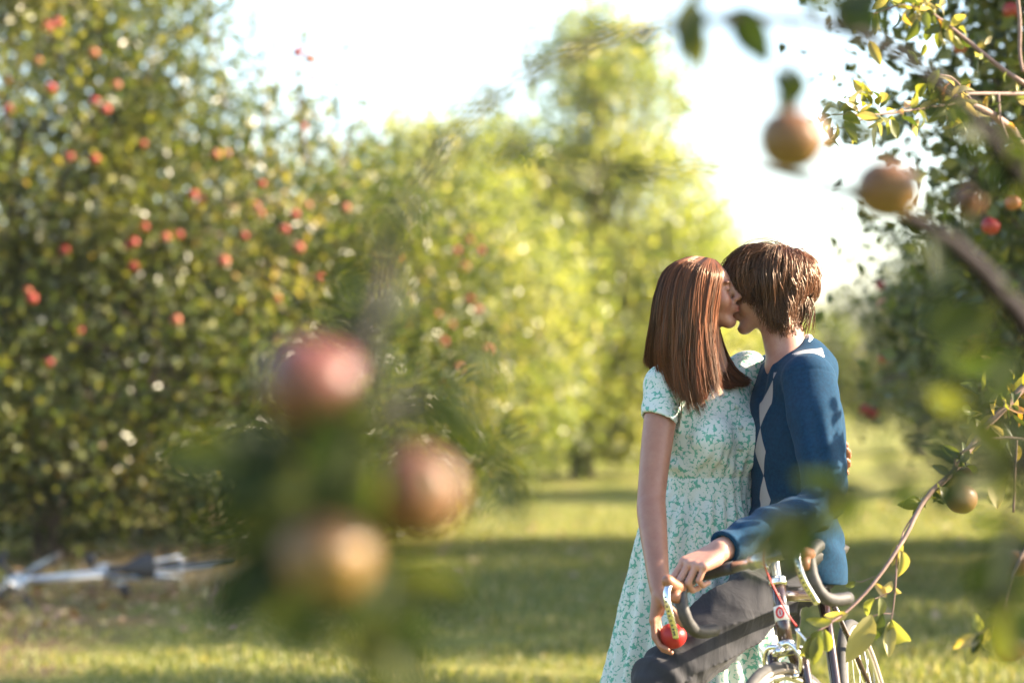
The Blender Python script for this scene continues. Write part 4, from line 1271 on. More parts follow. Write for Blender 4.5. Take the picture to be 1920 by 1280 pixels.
    for pr in sleeveR: T.apply(pr, 'u', 0.02)
    fd = mWrL - mElL; Lf = np.linalg.norm(fd); fd /= Lf
    ua = mElL - mShL; Lu = np.linalg.norm(ua); ua /= Lu
    def tfold(p):
        c = 0.0032 * wob(p * V(1, 1, 1.3), 31, 38) + 0.0016 * wob(p, 33, 80)
        q = p - mElL; dist = np.linalg.norm(q, axis=-1)
        t = q @ fd
        el = 0.0055 * np.sin(t * 105 + q[..., 2] * 60 + 2.0 * wob(p, 8, 20)) * np.exp(-(dist / 0.085) ** 2)
        q2 = p - mShL; t2 = (q2 @ ua) / Lu
        arm = np.linalg.norm(q2 - (q2 @ ua)[..., None] * ua, axis=-1) < 0.09
        lon = 0.004 * np.sin(q2[..., 0] * 120 + q2[..., 2] * 14) * np.exp(-((t2 - 0.62) / 0.3) ** 2) * arm
        seam = -0.002 * np.exp(-((t2 + 0.02 + 0.9 * (q2[..., 0] * 0) ) / 0.012) ** 2) * arm
        q3 = p - mPel
        drag = 0.004 * np.sin(q3[..., 2] * 75 + q3[..., 0] * 45 + q3[..., 1] * 20) * np.exp(-((q3[..., 2] - 0.10) / 0.09) ** 2)
        rib = 0.004 * np.exp(-((q3[..., 2] + 0.02) / 0.012) ** 2)
        return c + el + lon + seam + drag - rib * 0
    T.apply((tfold, V(0.46, 5.74, 0.8), V(1.01, 6.9, 1.45)), 'd')
    # hem, cuff, neck openings
    T.apply(half(P(1500, 1083, 6.38), (-0.10, 0, -1), (0.45, 5.95, 0.70), (1.05, 6.9, 0.86)), 's', 0.003)
    cuff = mWrL - fd * 0.012
    def cutc(p):
        q = p - cuff
        return np.maximum(-(q @ fd), np.linalg.norm(q - (q @ fd)[..., None] * fd, axis=-1) - 0.08)
    T.apply((cutc, cuff - 0.08, cuff + 0.08), 's', 0.003)
    T.apply(rc(cuff - fd * 0.025, cuff + fd * 0.05, 0.030, 0.033), 's')
    nk = mN + V(0.006, 0, 0.0); ntilt = V(-0.62, -0.12, 0.78); ntilt /= np.linalg.norm(ntilt)
    T.apply(rc(nk + ntilt * 0.056, nk + ntilt * 0.16, 0.062, 0.075), 's', 0.006)
    T.apply(rc(mN + mf * 0.085 + V(0, 0, -0.10), mN + mf * 0.10 + V(0, 0, 0.03), 0.012, 0.055), 's', 0.01)
    def argyle(v):
        q = v - mN
        a = q @ ml; b = q @ mf; z = q[:, 2]
        # a column of pale diamonds beside the button line, and a pale band round the back of the neck
        half_w = 0.026
        zz = ((z + 0.055) / 0.125)
        tri = np.abs((zz - np.floor(zz)) - 0.5) * 2          # 1 at joints, 0 in the middle
        cx = 0.030 + 0.030 * np.clip((z + 0.12) / 0.1, 0, 1)
        dia = half_w * (1 - tri) - np.abs(a - cx)
        front = np.where((b > 0.0) & (z < -0.035), dia, -1)
        ang = np.hypot(q[:, 0] - 0.012, q[:, 1])
        band = np.minimum(0.016 - np.abs(z + 0.040 + 0.25 * (ang - 0.08)), 1)
        yoke = np.minimum(0.015 - np.abs(ang - 0.098), np.where((b < 0.03) & (z > -0.085) & (q[:, 0] < 0.085), 1, -1))
        d = np.maximum(front, yoke)
        notarm = np.minimum.reduce([np.linalg.norm(v - (mShL + (mElL - mShL) * s_), axis=1) for s_ in np.linspace(0.1, 1, 12)]) > 0.072
        d = np.where(notarm, d, -0.02)
        return np.clip(0.5 + d * 60, 0, 1)
    sw = garment("sweater", T, sweater_material(), root, 1, {"argyle": argyle})
    # ribbed collar band, shirt collar and cuff edge
    mr = simple("navy_rib", (0.015, 0.06, 0.13), 0.9)
    msh = simple("pale_blue_shirt", (0.45, 0.58, 0.70), 0.8)
    ring = []
    for k in range(28):
        a = 2 * math.pi * k / 28
        fr = math.cos(a)
        ring.append(mN + V(0.002, 0, 0) + mf * (0.062 * fr) + ml * (0.066 * math.sin(a)) + V(0, 0, -0.008 - 0.050 * fr - 0.035 * max(fr, 0) ** 2))
    cv, cf = tube(ring, 0.0095, 8, closed=True)
    child("collar_band", cv, cf, mat=mr, parent=sw)
    ring2 = [p * 1.0 + V(0, 0, 0.016) - (p - mN) * V(0.10, 0.10, 0) for p in ring]
    cv, cf = tube(ring2, 0.007, 8, closed=True)
    child("shirt_collar", cv, cf, mat=msh, parent=sw)
    # --- hair
    H = Field(M_HEAD - 0.16, M_HEAD + 0.16, 0.004)
    H.apply(ell(w(-0.020, 0, 0.042), (0.094, 0.076, 0.074), RM), 'u')
    H.apply(ell(w(-0.055, 0, -0.02), (0.050, 0.062, 0.062), RM), 'u', 0.03)
    H.apply(ell(w(0.075, 0.0, -0.035), (0.062, 0.10, 0.072), RM), 's', 0.012)
    H.apply(ell(w(0.020, 0.06, -0.075), (0.045, 0.06, 0.050), RM), 's', 0.012)
    hv, hq = H.mesh(); hv = smooth_verts(hv, hq, 2)
    me = make_mesh("hair", hv - np.array(root.location), quads=hq)
    me.attributes.new("rnd", 'FLOAT', 'POINT').data.foreach_set('value', np.full(len(hv), 0.05, np.float32))
    hair = link("hair", me, M_HAIR_M, root)
    r = np.random.default_rng(21)
    n = 7000; K = 14
    cen = V(-0.018, 0, 0.035); rad0 = V(0.099, 0.078, 0.080)
    d = r.normal(size=(n * 3, 3)); d /= np.linalg.norm(d, axis=1)[:, None]
    pos = cen + d * rad0
    # hair-bearing scalp
    ok = (pos[:, 2] > 0.045 - 1.15 * np.clip(0.055 - pos[:, 0], 0, 0.09)) & ~((pos[:, 0] > 0.062) & (pos[:, 2] < 0.060))
    d = d[ok][:n]; n = len(d)
    whorl = V(-0.55, 0.05, 0.83)
    lines = np.zeros((n, K, 3))
    p = cen + d * rad0
    # clump targets
    nc = 170
    cl = r.normal(size=(nc, 3)); cl /= np.linalg.norm(cl, axis=1)[:, None]
    ci = np.argmax(d @ cl.T, axis=1)
    length = 0.15 + 0.05 * r.random(nc)[ci] + 0.02 * r.random(n)
    swirl = r.normal(size=nc)[ci] * 0.75
    lift = 0.005 + 0.012 * r.random(nc)[ci] + 0.008 * r.random(n)
    zend = 0.030 * (r.random(nc)[ci] - 0.5) + 0.022 * (r.random(n) - 0.5)
    layer = 0.30 + 0.70 * r.random(n) ** 0.7
    length = length * layer; lift = lift * (0.8 + 0.9 * layer)
    cdir = r.normal(size=(nc, 3))[ci] * V(0.22, 0.20, 0.0)
    p = cen + d * rad0
    cur = d.copy()
    for k in range(K):
        t = k / (K - 1)
        off = (lift * (0.35 + np.sin(min(t * 1.2, 1) * math.pi * 0.8)))[:, None]
        lines[:, k] = p + cur / np.linalg.norm(cur, axis=1)[:, None] * off
        tang = -whorl[None] - cur * np.sum(-whorl[None] * cur, 1)[:, None]
        tang /= np.linalg.norm(tang, axis=1)[:, None] + 1e-6
        dn = V(0.10, 0, -1)
        down = dn[None] - cur * (cur @ dn)[:, None]
        side = np.cross(cur, tang)
        v = tang * 0.8 + down * 0.7 + side * swirl[:, None]
        v /= np.linalg.norm(v, axis=1)[:, None]
        step = (length / (K - 1))[:, None]
        q = cur + v * step / 0.09
        q /= np.linalg.norm(q, axis=1)[:, None]
        surf = cen + q * rad0
        fall = V(0, 0, -1)[None] + cdir * 0.8 + np.stack([np.where(p[:, 0] < -0.05, 0.75, 0.05), -2.2 * p[:, 1] * (p[:, 2] < -0.04), 0 * cdir[:, 0]], 1)
        fall /= np.linalg.norm(fall, axis=1)[:, None]
        low = (p[:, 2] < 0.005)
        nxt = np.where(low[:, None], p + fall * step, surf)
        zmin = np.interp(p[:, 0], [-0.10, -0.05, -0.01, 0.015, 0.04, 0.06, 0.10], [-0.090, -0.092, -0.058, -0.010, 0.016, 0.028, 0.038]) + zend
        stop = (p[:, 2] < zmin)[:, None]
        p = np.where(stop, p + V(0, 0, -0.0004), nxt)
        cur = np.where(low[:, None] | stop, cur, q)
    # clumping towards the clump mean near the tips
    for c_ in range(nc):
        m = ci == c_
        if m.sum() > 2:
            mean = lines[m].mean(0)
            t = np.linspace(0, 1, K)[None, :, None] ** 1.4
            pass
    flick = np.clip(r.normal(size=nc), -0.6, 2)[ci] * 0.010 + 0.005 * r.random(n)
    lines += (d * flick[:, None])[:, None, :] * (np.linspace(0, 1, K) ** 3)[None, :, None]
    lines += np.cumsum(r.normal(size=(n, K, 3)) * 0.0010, axis=1)
    sp = np.linspace(0, 1, K)[None, :, None]
    lines += (r.normal(size=(nc, 3))[ci] * 0.012)[:, None, :] * sp ** 1.5
    lines += r.normal(size=(n, 1, 3)) * 0.0025 * np.linspace(0, 1, K)[None, :, None]
    lw = M_HEAD + 0.94 * (lines @ RM)
    tint = np.clip(0.75 * r.random(nc)[ci] + 0.6 * (r.random(n) - .35), 0, 1)
    strands("strand", lw, 0.0006 + 0.0005 * r.random(n), tint, M_HAIR_M, hair)['kind'] = "stuff"
    return root

woman = build_woman()
man = build_man()
# the apple in her hand
av, af = apple_geo(0.0335, 24, 16)
held = link("apple", make_mesh("apple_held", av, af), M_APPLE)
held.location = APPLE_HELD; held.rotation_euler = (0.3, 0.2, 0)
tag(held, "shiny red apple held in the woman's lowered hand", "apple")
# ------------------------------------------------------------------ bicycles
M_TYRE = simple("black_rubber_tyre", (0.03, 0.03, 0.03), 0.75, noise=(60, 0.3))
M_CHROME = simple("chrome", (0.75, 0.74, 0.72), 0.18, metal=1.0)
M_ALLOY = simple("brushed_alloy", (0.62, 0.61, 0.59), 0.32, metal=1.0)
M_FRAME = simple("dark_brown_enamel", (0.035, 0.018, 0.016), 0.22, coat=0.6)
M_TAPE = simple("black_bar_tape", (0.022, 0.022, 0.024), 0.6, noise=(70, 0.3))
M_HOOD = simple("brown_rubber_hood", (0.22, 0.09, 0.045), 0.5)
M_RED = simple("red_cable_housing", (0.5, 0.02, 0.02), 0.35)
M_BADGE_W = simple("badge_white", (0.7, 0.68, 0.64), 0.4)
M_BADGE_R = simple("badge_red", (0.5, 0.02, 0.02), 0.4)
M_BLACK = simple("black_plastic", (0.02, 0.02, 0.02), 0.45)
M_GUM = simple("tan_tyre_wall", (0.28, 0.23, 0.18), 0.7)
M_LEATHER = simple("saddle_leather", (0.025, 0.022, 0.022), 0.45)
M_WHITEP = simple("white_blue_enamel", (0.55, 0.6, 0.66), 0.35, coat=0.3)
M_BLUEP = simple("blue_enamel", (0.05, 0.2, 0.38), 0.35, coat=0.3)

sshift = 0.0
def road_bike(name, xf, paint, paint2, label, saddle_z=0.86, steer=0.0, gum=True, seed=0, badge=True, cable=M_RED, rims=M_ALLOY):
    """local frame: x forward, y rider's left, z up; xf maps local -> world"""
    root = empty(name, tuple(xf(V(0.5, 0, 0))))
    tag(root, label, "bicycle")
    RA, FA = V(0, 0, 0.34), V(0.985, 0, 0.34)
    BB = V(0.43, 0, 0.275); ST = V(0.275, 0, 0.785); HT = V(0.832, 0, 0.842); HB = V(0.872, 0, 0.708)
    hax = (HT - HB) / np.linalg.norm(HT - HB)
    def part(nm, parts, mat, parent=root):
        v, f = merge(parts) if isinstance(parts, list) else parts
        return child(nm, np.array([xf(p) for p in v]), f, mat=mat, parent=parent)
    ca, sa = math.cos(steer), math.sin(steer)
    def st(p):             # turn about the steering axis
        q = V(*p) - HB
        k = hax
        return HB + q * ca + np.cross(k, q) * sa + k * (k @ q) * (1 - ca)
    def sts(parts):
        v, f = merge(parts) if isinstance(parts, list) else parts
        return np.array([st(p) for p in v]), f
    T = lambda a, b, r1, r2=None, s=10: tube(np.linspace(a, b, 4), np.linspace(r1, r1 if r2 is None else r2, 4), s)
    part("top_tube", T(ST + V(0.0, 0, -0.02), HT + V(0.004, 0, -0.025), 0.0135), paint)
    part("down_tube", T(BB, HB + V(0, 0, 0.03), 0.0145), paint)
    part("seat_tube", T(BB, ST, 0.0145), paint)
    part("head_tube", T(HB, HT, 0.0175), paint)
    for sd in (1, -1):
        part("seat_stay", T(ST + V(0, 0.012 * sd, -0.01), RA + V(0, 0.062 * sd, 0), 0.008, 0.006, 8), paint)
        part("chain_stay", T(BB + V(-0.02, 0.02 * sd, 0), RA + V(0, 0.062 * sd, 0), 0.010, 0.007, 8), paint2)
    part("seat_post", T(ST, V(0.255, 0, saddle_z - 0.03), 0.0125), M_ALLOY)
    if badge:
        # white band with a red ring emblem round the head tube
        c0 = HB + hax * 0.052; c1 = HB + hax * 0.087
        part("head_badge", T(c0, c1, 0.0185, 0.0185, 14), M_BADGE_W)
        f_ = V(1, 0, 0.3); f_ = f_ - hax * (f_ @ hax); f_ /= np.linalg.norm(f_); lft = V(0, 1, 0)
        rg = [HB + hax * (0.0695 + 0.012 * math.cos(a)) + f_ * 0.0193 + lft * 0.0085 * math.sin(a) - f_ * 0.002 * math.sin(a) ** 2 for a in np.linspace(0, 2 * math.pi, 18, endpoint=False)]
        part("badge_ring", tube(rg, 0.0028, 5, closed=True), M_BADGE_R)
        part("badge_dot", tube([HB + hax * 0.064 + f_ * 0.0192, HB + hax * 0.075 + f_ * 0.0192], 0.0018, 5), M_BADGE_R)
    hs = []
    for c in (HB, HT):
        hs.append(lathe([(0.012, -0.010), (0.021, -0.009), (0.0225, -0.003), (0.0205, 0.003), (0.0225, 0.007), (0.018, 0.012), (0.012, 0.013)], c + (hax * 0.008 if c is HT else -hax * 0.008), hax, 16))
    part("headset", hs[0], M_CHROME); part("headset", hs[1], M_CHROME)
    # wheels
    def wheel(c, steered, nspk=32):
        g = (lambda p: sts(p)) if steered else (lambda p: merge(p) if isinstance(p, list) else p)
        circ = lambda r, y=0.0, n=56: [c + V(r * math.cos(a), y, r * math.sin(a)) for a in np.linspace(0, 2 * math.pi, n, endpoint=False)]
        wv, wf_ = g([tube(circ(0.302), 0.0085, 8, closed=True)])
        wroot = part("wheel", (wv, wf_), rims)
        part("tyre", g([tube(circ(0.323), 0.0145, 10, closed=True)]), M_TYRE, wroot)
        if gum:
            part("sidewall", g([tube(circ(0.3145, 0.0085), 0.0072, 6, closed=True), tube(circ(0.3145, -0.0085), 0.0072, 6, closed=True)]), M_GUM, wroot)
        sp = []
        for i in range(nspk):
            a = 2 * math.pi * i / nspk; sd = 1 if i % 2 else -1
            b_ = a + (0.9 if (i // 2) % 2 else -0.9)
            p0 = c + V(0.022 * math.cos(b_), 0.028 * sd, 0.022 * math.sin(b_)); p1 = c + V(0.298 * math.cos(a), 0, 0.298 * math.sin(a))
            sp.append(tube([p0, p1], 0.0012, 4, cap=False))
        so = part("spoke", g(sp), M_CHROME, wroot); so['kind'] = "stuff"
        part("hub", g([lathe([(0.004, -0.055), (0.012, -0.05), (0.012, -0.032), (0.026, -0.030), (0.026, -0.026), (0.013, -0.022), (0.013, 0.022), (0.026, 0.026), (0.026, 0.030), (0.012, 0.032), (0.012, 0.05), (0.004, 0.055)], c, (0, 1, 0), 14)]), M_ALLOY, wroot)
    wheel(RA, False); wheel(FA, True)
    # fork with curved chromed blades, crown
    CR = HB - hax * 0.022
    part("fork_crown", sts([tube([CR + V(0, -0.042, -0.006), CR + V(0, -0.02, 0.004), CR + V(0, 0.02, 0.004), CR + V(0, 0.042, -0.006)], [0.011, 0.014, 0.014, 0.011], 10)]), M_CHROME)
    for sd in (1, -1):
        part("fork_blade", sts([tube(catmull([CR + V(0, 0.040 * sd, 0), CR + V(0.05, 0.048 * sd, -0.17), FA + V(-0.03, 0.05 * sd, 0.10), FA + V(0, 0.052 * sd, 0)], 14), np.linspace(0.0125, 0.0065, 14), 9)]), paint if seed else M_FRAME)
    # caliper brake
    bc = CR + V(0.030, 0, 0.000)
    br = []
    for sd in (1, -1):
        br.append(tube(catmull([bc + V(0, 0.004 * sd, 0.018), bc + V(0.004, 0.030 * sd, 0.020), bc + V(0.004, 0.046 * sd, -0.012), bc + V(0.0, 0.034 * sd, -0.052)], 12), np.linspace(0.0065, 0.0055, 12), 8))
        br.append(box(bc + V(0, 0.026 * sd, -0.056), (1, 0, 0), (0, 1, 0), (0, 0, 1), 0.018, 0.006, 0.006))
    br.append(lathe([(0, 0.016), (0.009, 0.014), (0.009, -0.02), (0, -0.02)], bc + V(0, 0, 0.008), (1, 0, 0), 12))
    br.append(tube(catmull([bc + V(0.004, 0.044, 0.0), bc + V(0.006, 0.058, 0.030), bc + V(0.006, 0.060, 0.05)], 6), 0.0052, 7))
    br.append(tube(catmull([bc + V(0.008, 0.06, 0.045), bc + V(0.010, 0.074, 0.022), bc + V(0.010, 0.082, 0.004)], 6), 0.0035, 6))
    part("brake_caliper", sts(br), M_CHROME)
    # stem, bar, hoods, levers
    top = HT + hax * 0.075
    ext = top + V(0.085, 0, -0.004)
    part("stem", sts([T(HT, top, 0.011), T(top + V(-0.008, 0, 0), ext, 0.0125, 0.012), lathe([(0.0, -0.022), (0.0195, -0.022), (0.0195, 0.022), (0.0, 0.022)], ext, (0, 1, 0), 14),
                      lathe([(0, 0.008), (0.009, 0.006), (0.009, -0.002)], top + V(0, 0, 0.010), (0, 0, 1), 10)]), M_ALLOY)
    part("stem_bolt", sts([lathe([(0.004, -0.004), (0.007, -0.003), (0.007, 0.003), (0.004, 0.004)], ext + V(0.012, 0.022, -0.018), (0, 1, 0), 12)]), M_CHROME)
    def side(sd):
        return [ext + V(0, 0.0 * sd, 0), ext + V(0.0, 0.07 * sd, 0), ext + V(0.0, 0.142 * sd, 0), ext + V(0.012, 0.167 * sd, 0), ext + V(0.05, 0.174 * sd, -0.004), ext + V(0.088, 0.174 * sd, -0.022),
                ext + V(0.102, 0.174 * sd, -0.065), ext + V(0.085, 0.176 * sd, -0.108), ext + V(0.040, 0.179 * sd, -0.128), ext + V(-0.035, 0.182 * sd, -0.135)]
    bar = part("handlebar", sts([tube([ext + V(0, -0.075, 0), ext + V(0, 0.075, 0)], 0.0135, 12)]), M_ALLOY)
    for sd in (1, -1):
        pts = catmull(side(sd)[1:], 34)
        part("bar_tape", sts([tube(pts, 0.0155 + 0.0006 * np.sin(np.arange(34) * 2.1), 10)]), M_TAPE, bar)
        hp = ext + V(0.098, 0.174 * sd, -0.020)
        hood = part("brake_hood", sts([tube(catmull([hp + V(-0.012, 0, 0.004), hp + V(0.016, 0, 0.012), hp + V(0.036, 0, 0.026), hp + V(0.044, 0, 0.040)], 10), [0.017, 0.0175, 0.018, 0.0175, 0.017, 0.0165, 0.016, 0.015, 0.013, 0.009], 10),
                                       tube([hp + V(0.016, 0, 0.0), hp + V(0.030, 0, -0.022)], [0.015, 0.011], 9)]), M_HOOD, bar)
        lev = catmull([hp + V(0.040, 0, 0.018), hp + V(0.060, 0.002 * sd, -0.004), hp + V(0.062, 0.004 * sd, -0.045), hp + V(0.050, 0.010 * sd, -0.085), hp + V(0.046, 0.014 * sd, -0.105)], 16)
        ax_ = st(V(1, 0, 0) + HB) - st(HB)
        part("brake_lever", sts([tube(lev, np.linspace(0.0095, 0.0085, 16), 10, flat=((1, 0, 0), 0.45))]), M_CHROME, bar)
        dots = [lathe([(0.0026, 0.0), (0.0026, 0.0012), (0, 0.0014)], lev[i] + V(0.0042, 0, 0), (1, 0, 0), 7) for i in range(4, 14)]
        part("lever_drilling", sts(dots), M_BLACK, bar)['kind'] = "stuff"
        if cable is not None and sd == 1:
            pass
    if cable is not None:
        cp = [ext + V(0.105, 0.165, 0.012), ext + V(0.07, 0.115, 0.040), ext + V(0.035, 0.055, 0.045), ext + V(0.040, 0.032, -0.01), bc + V(0.012, 0.046, 0.10), bc + V(0.006, 0.060, 0.055)]
        part("brake_cable", sts([tube(catmull(cp, 36), 0.0022, 7)]), cable)
    # saddle
    S = []
    xs = [(-0.135, 0.060, 0.010), (-0.11, 0.074, 0.018), (-0.06, 0.066, 0.018), (0.0, 0.036, 0.014), (0.06, 0.022, 0.012), (0.12, 0.018, 0.008), (0.137, 0.010, 0.0)]
    vs, fs = [], []
    for x, w_, h_ in xs:
        for a in np.linspace(0, 2 * math.pi, 12, endpoint=False):
            vs.append(V(0.255 + sshift + x, w_ * math.cos(a), saddle_z + (h_ if math.sin(a) > 0 else 0.028) * math.sin(a)))
    for i in range(len(xs) - 1):
        for k in range(12):
            l = (k + 1) % 12; fs.append((i * 12 + k, i * 12 + l, (i + 1) * 12 + l, (i + 1) * 12 + k))
    fs.append(tuple(range(12))); fs.append(tuple((len(xs) - 1) * 12 + k for k in range(12))[::-1])
    part("saddle", (np.array(vs), fs), M_LEATHER)
    # drivetrain
    ring = [BB + V(0.095 * math.cos(a), -0.045, 0.095 * math.sin(a)) for a in np.linspace(0, 2 * math.pi, 40, endpoint=False)]
    arms = [tube([BB + V(0, -0.045, 0), BB + V(0.088 * math.cos(a), -0.045, 0.088 * math.sin(a))], 0.006, 6) for a in np.arange(5) * 2 * math.pi / 5]
    part("chainring", [tube(ring, 0.0045, 6, closed=True)] + arms, M_ALLOY)
    part("crank", [tube([BB + V(0, -0.055, 0), BB + V(0.10, -0.065, -0.135)], [0.011, 0.008], 8), tube([BB + V(0, 0.055, 0), BB + V(-0.10, 0.065, 0.135)], [0.011, 0.008], 8), tube([BB + V(0, -0.055, 0), BB + V(0, 0.055, 0)], 0.018, 10)], M_ALLOY)
    for sg in (1, -1):
        pc = BB + V(0.10 * sg, -0.105 * sg, -0.135 * sg)
        part("pedal", [box(pc, (1, 0, 0), (0, 1, 0), (0, 0, 1), 0.03, 0.036, 0.010)], M_BLACK)
    part("sprocket", [lathe([(0.012, -0.040), (0.045, -0.036), (0.030, -0.022), (0.012, -0.018)], RA, (0, 1, 0), 20)], M_ALLOY)
    ch = [BB + V(0, -0.045, 0.095), RA + V(0, -0.034, 0.042)], [BB + V(0, -0.045, -0.095), RA + V(0, -0.034, -0.10)]
    part("chain", [tube(list(c_), 0.004, 5) for c_ in ch], M_BLACK)
    part("derailleur", [tube([RA + V(0, -0.045, -0.01), RA + V(0.01, -0.045, -0.10)], 0.008, 7), lathe([(0, -0.004), (0.022, -0.003), (0.022, 0.003), (0, 0.004)], RA + V(0.012, -0.036, -0.10), (0, 1, 0), 12)], M_ALLOY)
    return root

# upright bicycle, leaning to the left of the picture
YAW = math.radians(17); ROLL = math.radians(11)
bf_ = V(-math.sin(YAW), -math.cos(YAW), 0); bl_ = V(math.cos(YAW), -math.sin(YAW), 0)
bu_ = V(0, 0, 1)
bl_r = bl_ * math.cos(ROLL) + bu_ * math.sin(ROLL); bu_r = bu_ * math.cos(ROLL) - bl_ * math.sin(ROLL)
tgt = P(1466, 1160, 5.72)
O_ = tgt - (bf_ * 0.852 + bu_r * 0.775); O_[2] = 0.012
bike1 = lambda p: O_ + bf_ * p[0] + bl_r * p[1] + bu_r * p[2]
sshift = 0.03
road_bike("bicycle", bike1, M_FRAME, M_FRAME, "dark brown drop-bar bicycle standing upright under the man, front wheel towards the viewer", saddle_z=0.875, steer=math.radians(-16))
# white and blue bicycle lying on its side under the left tree
def lying(origin, fwd, nrm, h0):
    f_ = V(*fwd) / np.linalg.norm(fwd); n_ = V(*nrm); n_ = n_ - f_ * (n_ @ f_); n_ /= np.linalg.norm(n_)
    l_ = np.cross(n_, f_)
    return lambda p: V(*origin) + f_ * (p[0] - 0.5) + l_ * p[1] + n_ * p[2]
sshift = 0.0
# lying bicycle: saddle and top tube towards the right, wheels towards the tree
lx_ = P(60, 1118, 13.4)
ang = math.radians(6)
f_l = V(-math.cos(ang) , -math.sin(ang) * 1.0, -0.10); f_l /= np.linalg.norm(f_l)
n_l = V(0.05, 0.93, 0.20)                 # frame plane almost flat on the grass, wheels lying away from the viewer
n_l = V(0.06, -0.99, 0.11)
n_l = n_l - f_l * (n_l @ f_l); n_l /= np.linalg.norm(n_l)
l_l = np.cross(n_l, f_l)
seat_w = P(245, 1095, 13.6); seat_w[2] = 0.25
O2 = seat_w - (f_l * 0.255 + n_l * 0.93)
bike2 = lambda p: O2 + f_l * p[0] + l_l * p[1] + n_l * p[2]
road_bike("bicycle", bike2, M_WHITEP, M_BLUEP, "white and blue bicycle lying on its side in the shade under the big left tree", saddle_z=0.93, steer=math.radians(28), gum=False, seed=1, badge=False, cable=None)

# ------------------------------------------------------------------ near branches, leaves and apples
def leaf_mesh(name, bend, cup, width=0.30, wav=0.02, seed=0):
    """unit-length leaf along +x, 8 x 4 grid, folded along the midrib, tip bent down, edge slightly wavy"""
    r = random.Random(seed)
    nx_, ny_ = 7, 4
    vs, fs = [], []
    for i in range(nx_ + 1):
        t = i / nx_
        w_ = width * (math.sin(math.pi * min(1, t ** 0.85)) ** 0.8) * (1 if t < 1 else 0) + 0.004
        a = bend * t
        x = math.sin(a) / bend if abs(bend) > 1e-3 else t
        z0 = -(1 - math.cos(a)) / bend if abs(bend) > 1e-3 else 0
        for j in range(ny_ + 1):
            s_ = (j / ny_) * 2 - 1
            y = s_ * w_
            z = z0 + cup * abs(s_) ** 1.3 * w_ + wav * math.sin(9 * t + 3 * s_ + seed) * abs(s_)
            vs.append((x, y, z))
    for i in range(nx_):
        for j in range(ny_):
            a = i * (ny_ + 1) + j
            fs.append((a, a + 1, a + ny_ + 2, a + ny_ + 1))
    return make_mesh(name, vs, fs)

def leaf_set(mat, nm):
    out = []
    for k, (b_, c_, w_) in enumerate([(0.5, 0.5, 0.24), (1.1, 0.9, 0.21), (0.25, 0.3, 0.26), (-0.7, 0.7, 0.21), (1.7, 0.5, 0.21)]):
        me = leaf_mesh(nm, b_, c_, w_, 0.02, k); me.materials.append(mat); out.append(me)
    return out
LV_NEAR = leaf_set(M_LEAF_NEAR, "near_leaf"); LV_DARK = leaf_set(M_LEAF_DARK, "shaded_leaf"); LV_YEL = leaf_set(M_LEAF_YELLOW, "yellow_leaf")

def put_leaf(root, base, d, size, meshes, r, roll=None, stalk=True):
    d = V(*d); d = d / np.linalg.norm(d)
    up = V(r.normal(), r.normal(), r.normal() + 1.2) if roll is None else V(*roll)
    z = up - d * (up @ d); z /= np.linalg.norm(z); y = np.cross(z, d)
    M = Matrix(((d[0], y[0], z[0]), (d[1], y[1], z[1]), (d[2], y[2], z[2])))
    o = bpy.data.objects.new("leaf", meshes[r.integers(len(meshes))])
    COL.objects.link(o); o.parent = root
    o.location = V(*base) - np.array(root.location)
    o.rotation_mode = 'QUATERNION'; o.rotation_quaternion = M.to_quaternion()
    o.scale = (size, size * r.uniform(0.8, 1.05), size)
    return o

APPLE_HI = {}
def apple(p, r_, mat, label, group=None, rot=(0.1, 0.1, 0), stalk=0.03):
    key = (round(r_, 4), mat.name)
    if key not in APPLE_HI:
        me = make_mesh("apple_big", *apple_geo(r_, 28, 18)); me.materials.append(mat); APPLE_HI[key] = me
    o = link("apple", APPLE_HI[key]); o.location = p; o.rotation_euler = rot
    tag(o, label, "apple", group)
    tv, tf = tube(catmull([V(0, 0, r_ * 0.62), V(0.002, 0, r_ * 0.8 + stalk * .5), V(0.004, 0.001, r_ * 0.75 + stalk)], 5), 0.0016, 5)
    k = link("stalk", make_mesh("stalk", tv, tf), M_TWIG_DARK, o)
    return o

def branch(name, label, px, rads, mat, cat="branch", group=None, twigs=(), n=28):
    """px: list of (photo x, photo y, distance)"""
    pts = catmull([P(*q) for q in px], n)
    root = empty(name, tuple(pts[0]))
    tag(root, label, cat, group)
    rr = np.interp(np.linspace(0, 1, n), np.linspace(0, 1, len(rads)), rads)
    r = np.random.default_rng(len(label))
    pts2 = pts + r.normal(size=pts.shape) * rr[:, None] * 0.12
    v, f = tube(pts2, rr, 9)
    child("wood", v, f, mat=mat, parent=root)
    for tw, tr in twigs:
        tp = catmull([P(*q) for q in tw], 14)
        v, f = tube(tp, np.interp(np.linspace(0, 1, 14), np.linspace(0, 1, len(tr)), tr), 6)
        child("twig", v, f, mat=mat, parent=root)
    return root, pts

def leaves_along(root, pts, n, size, meshes, seed, t0=0.1, droop=0.5, out=0.02, clusters=None, flat=0.9):
    r = np.random.default_rng(seed)
    ts = r.uniform(t0, 1, n) if clusters is None else np.clip(r.choice(clusters, n) + r.normal(size=n) * 0.02, 0, 1)
    for t in ts:
        i = t * (len(pts) - 1); k = min(int(i), len(pts) - 2)
        b_ = pts[k] + (pts[k + 1] - pts[k]) * (i - k)
        d = r.normal(size=3); d[2] -= droop; d[1] *= flat; d /= np.linalg.norm(d)
        put_leaf(root, b_ + d * out * r.random(), d, size * r.uniform(0.6, 1.25), meshes, r)

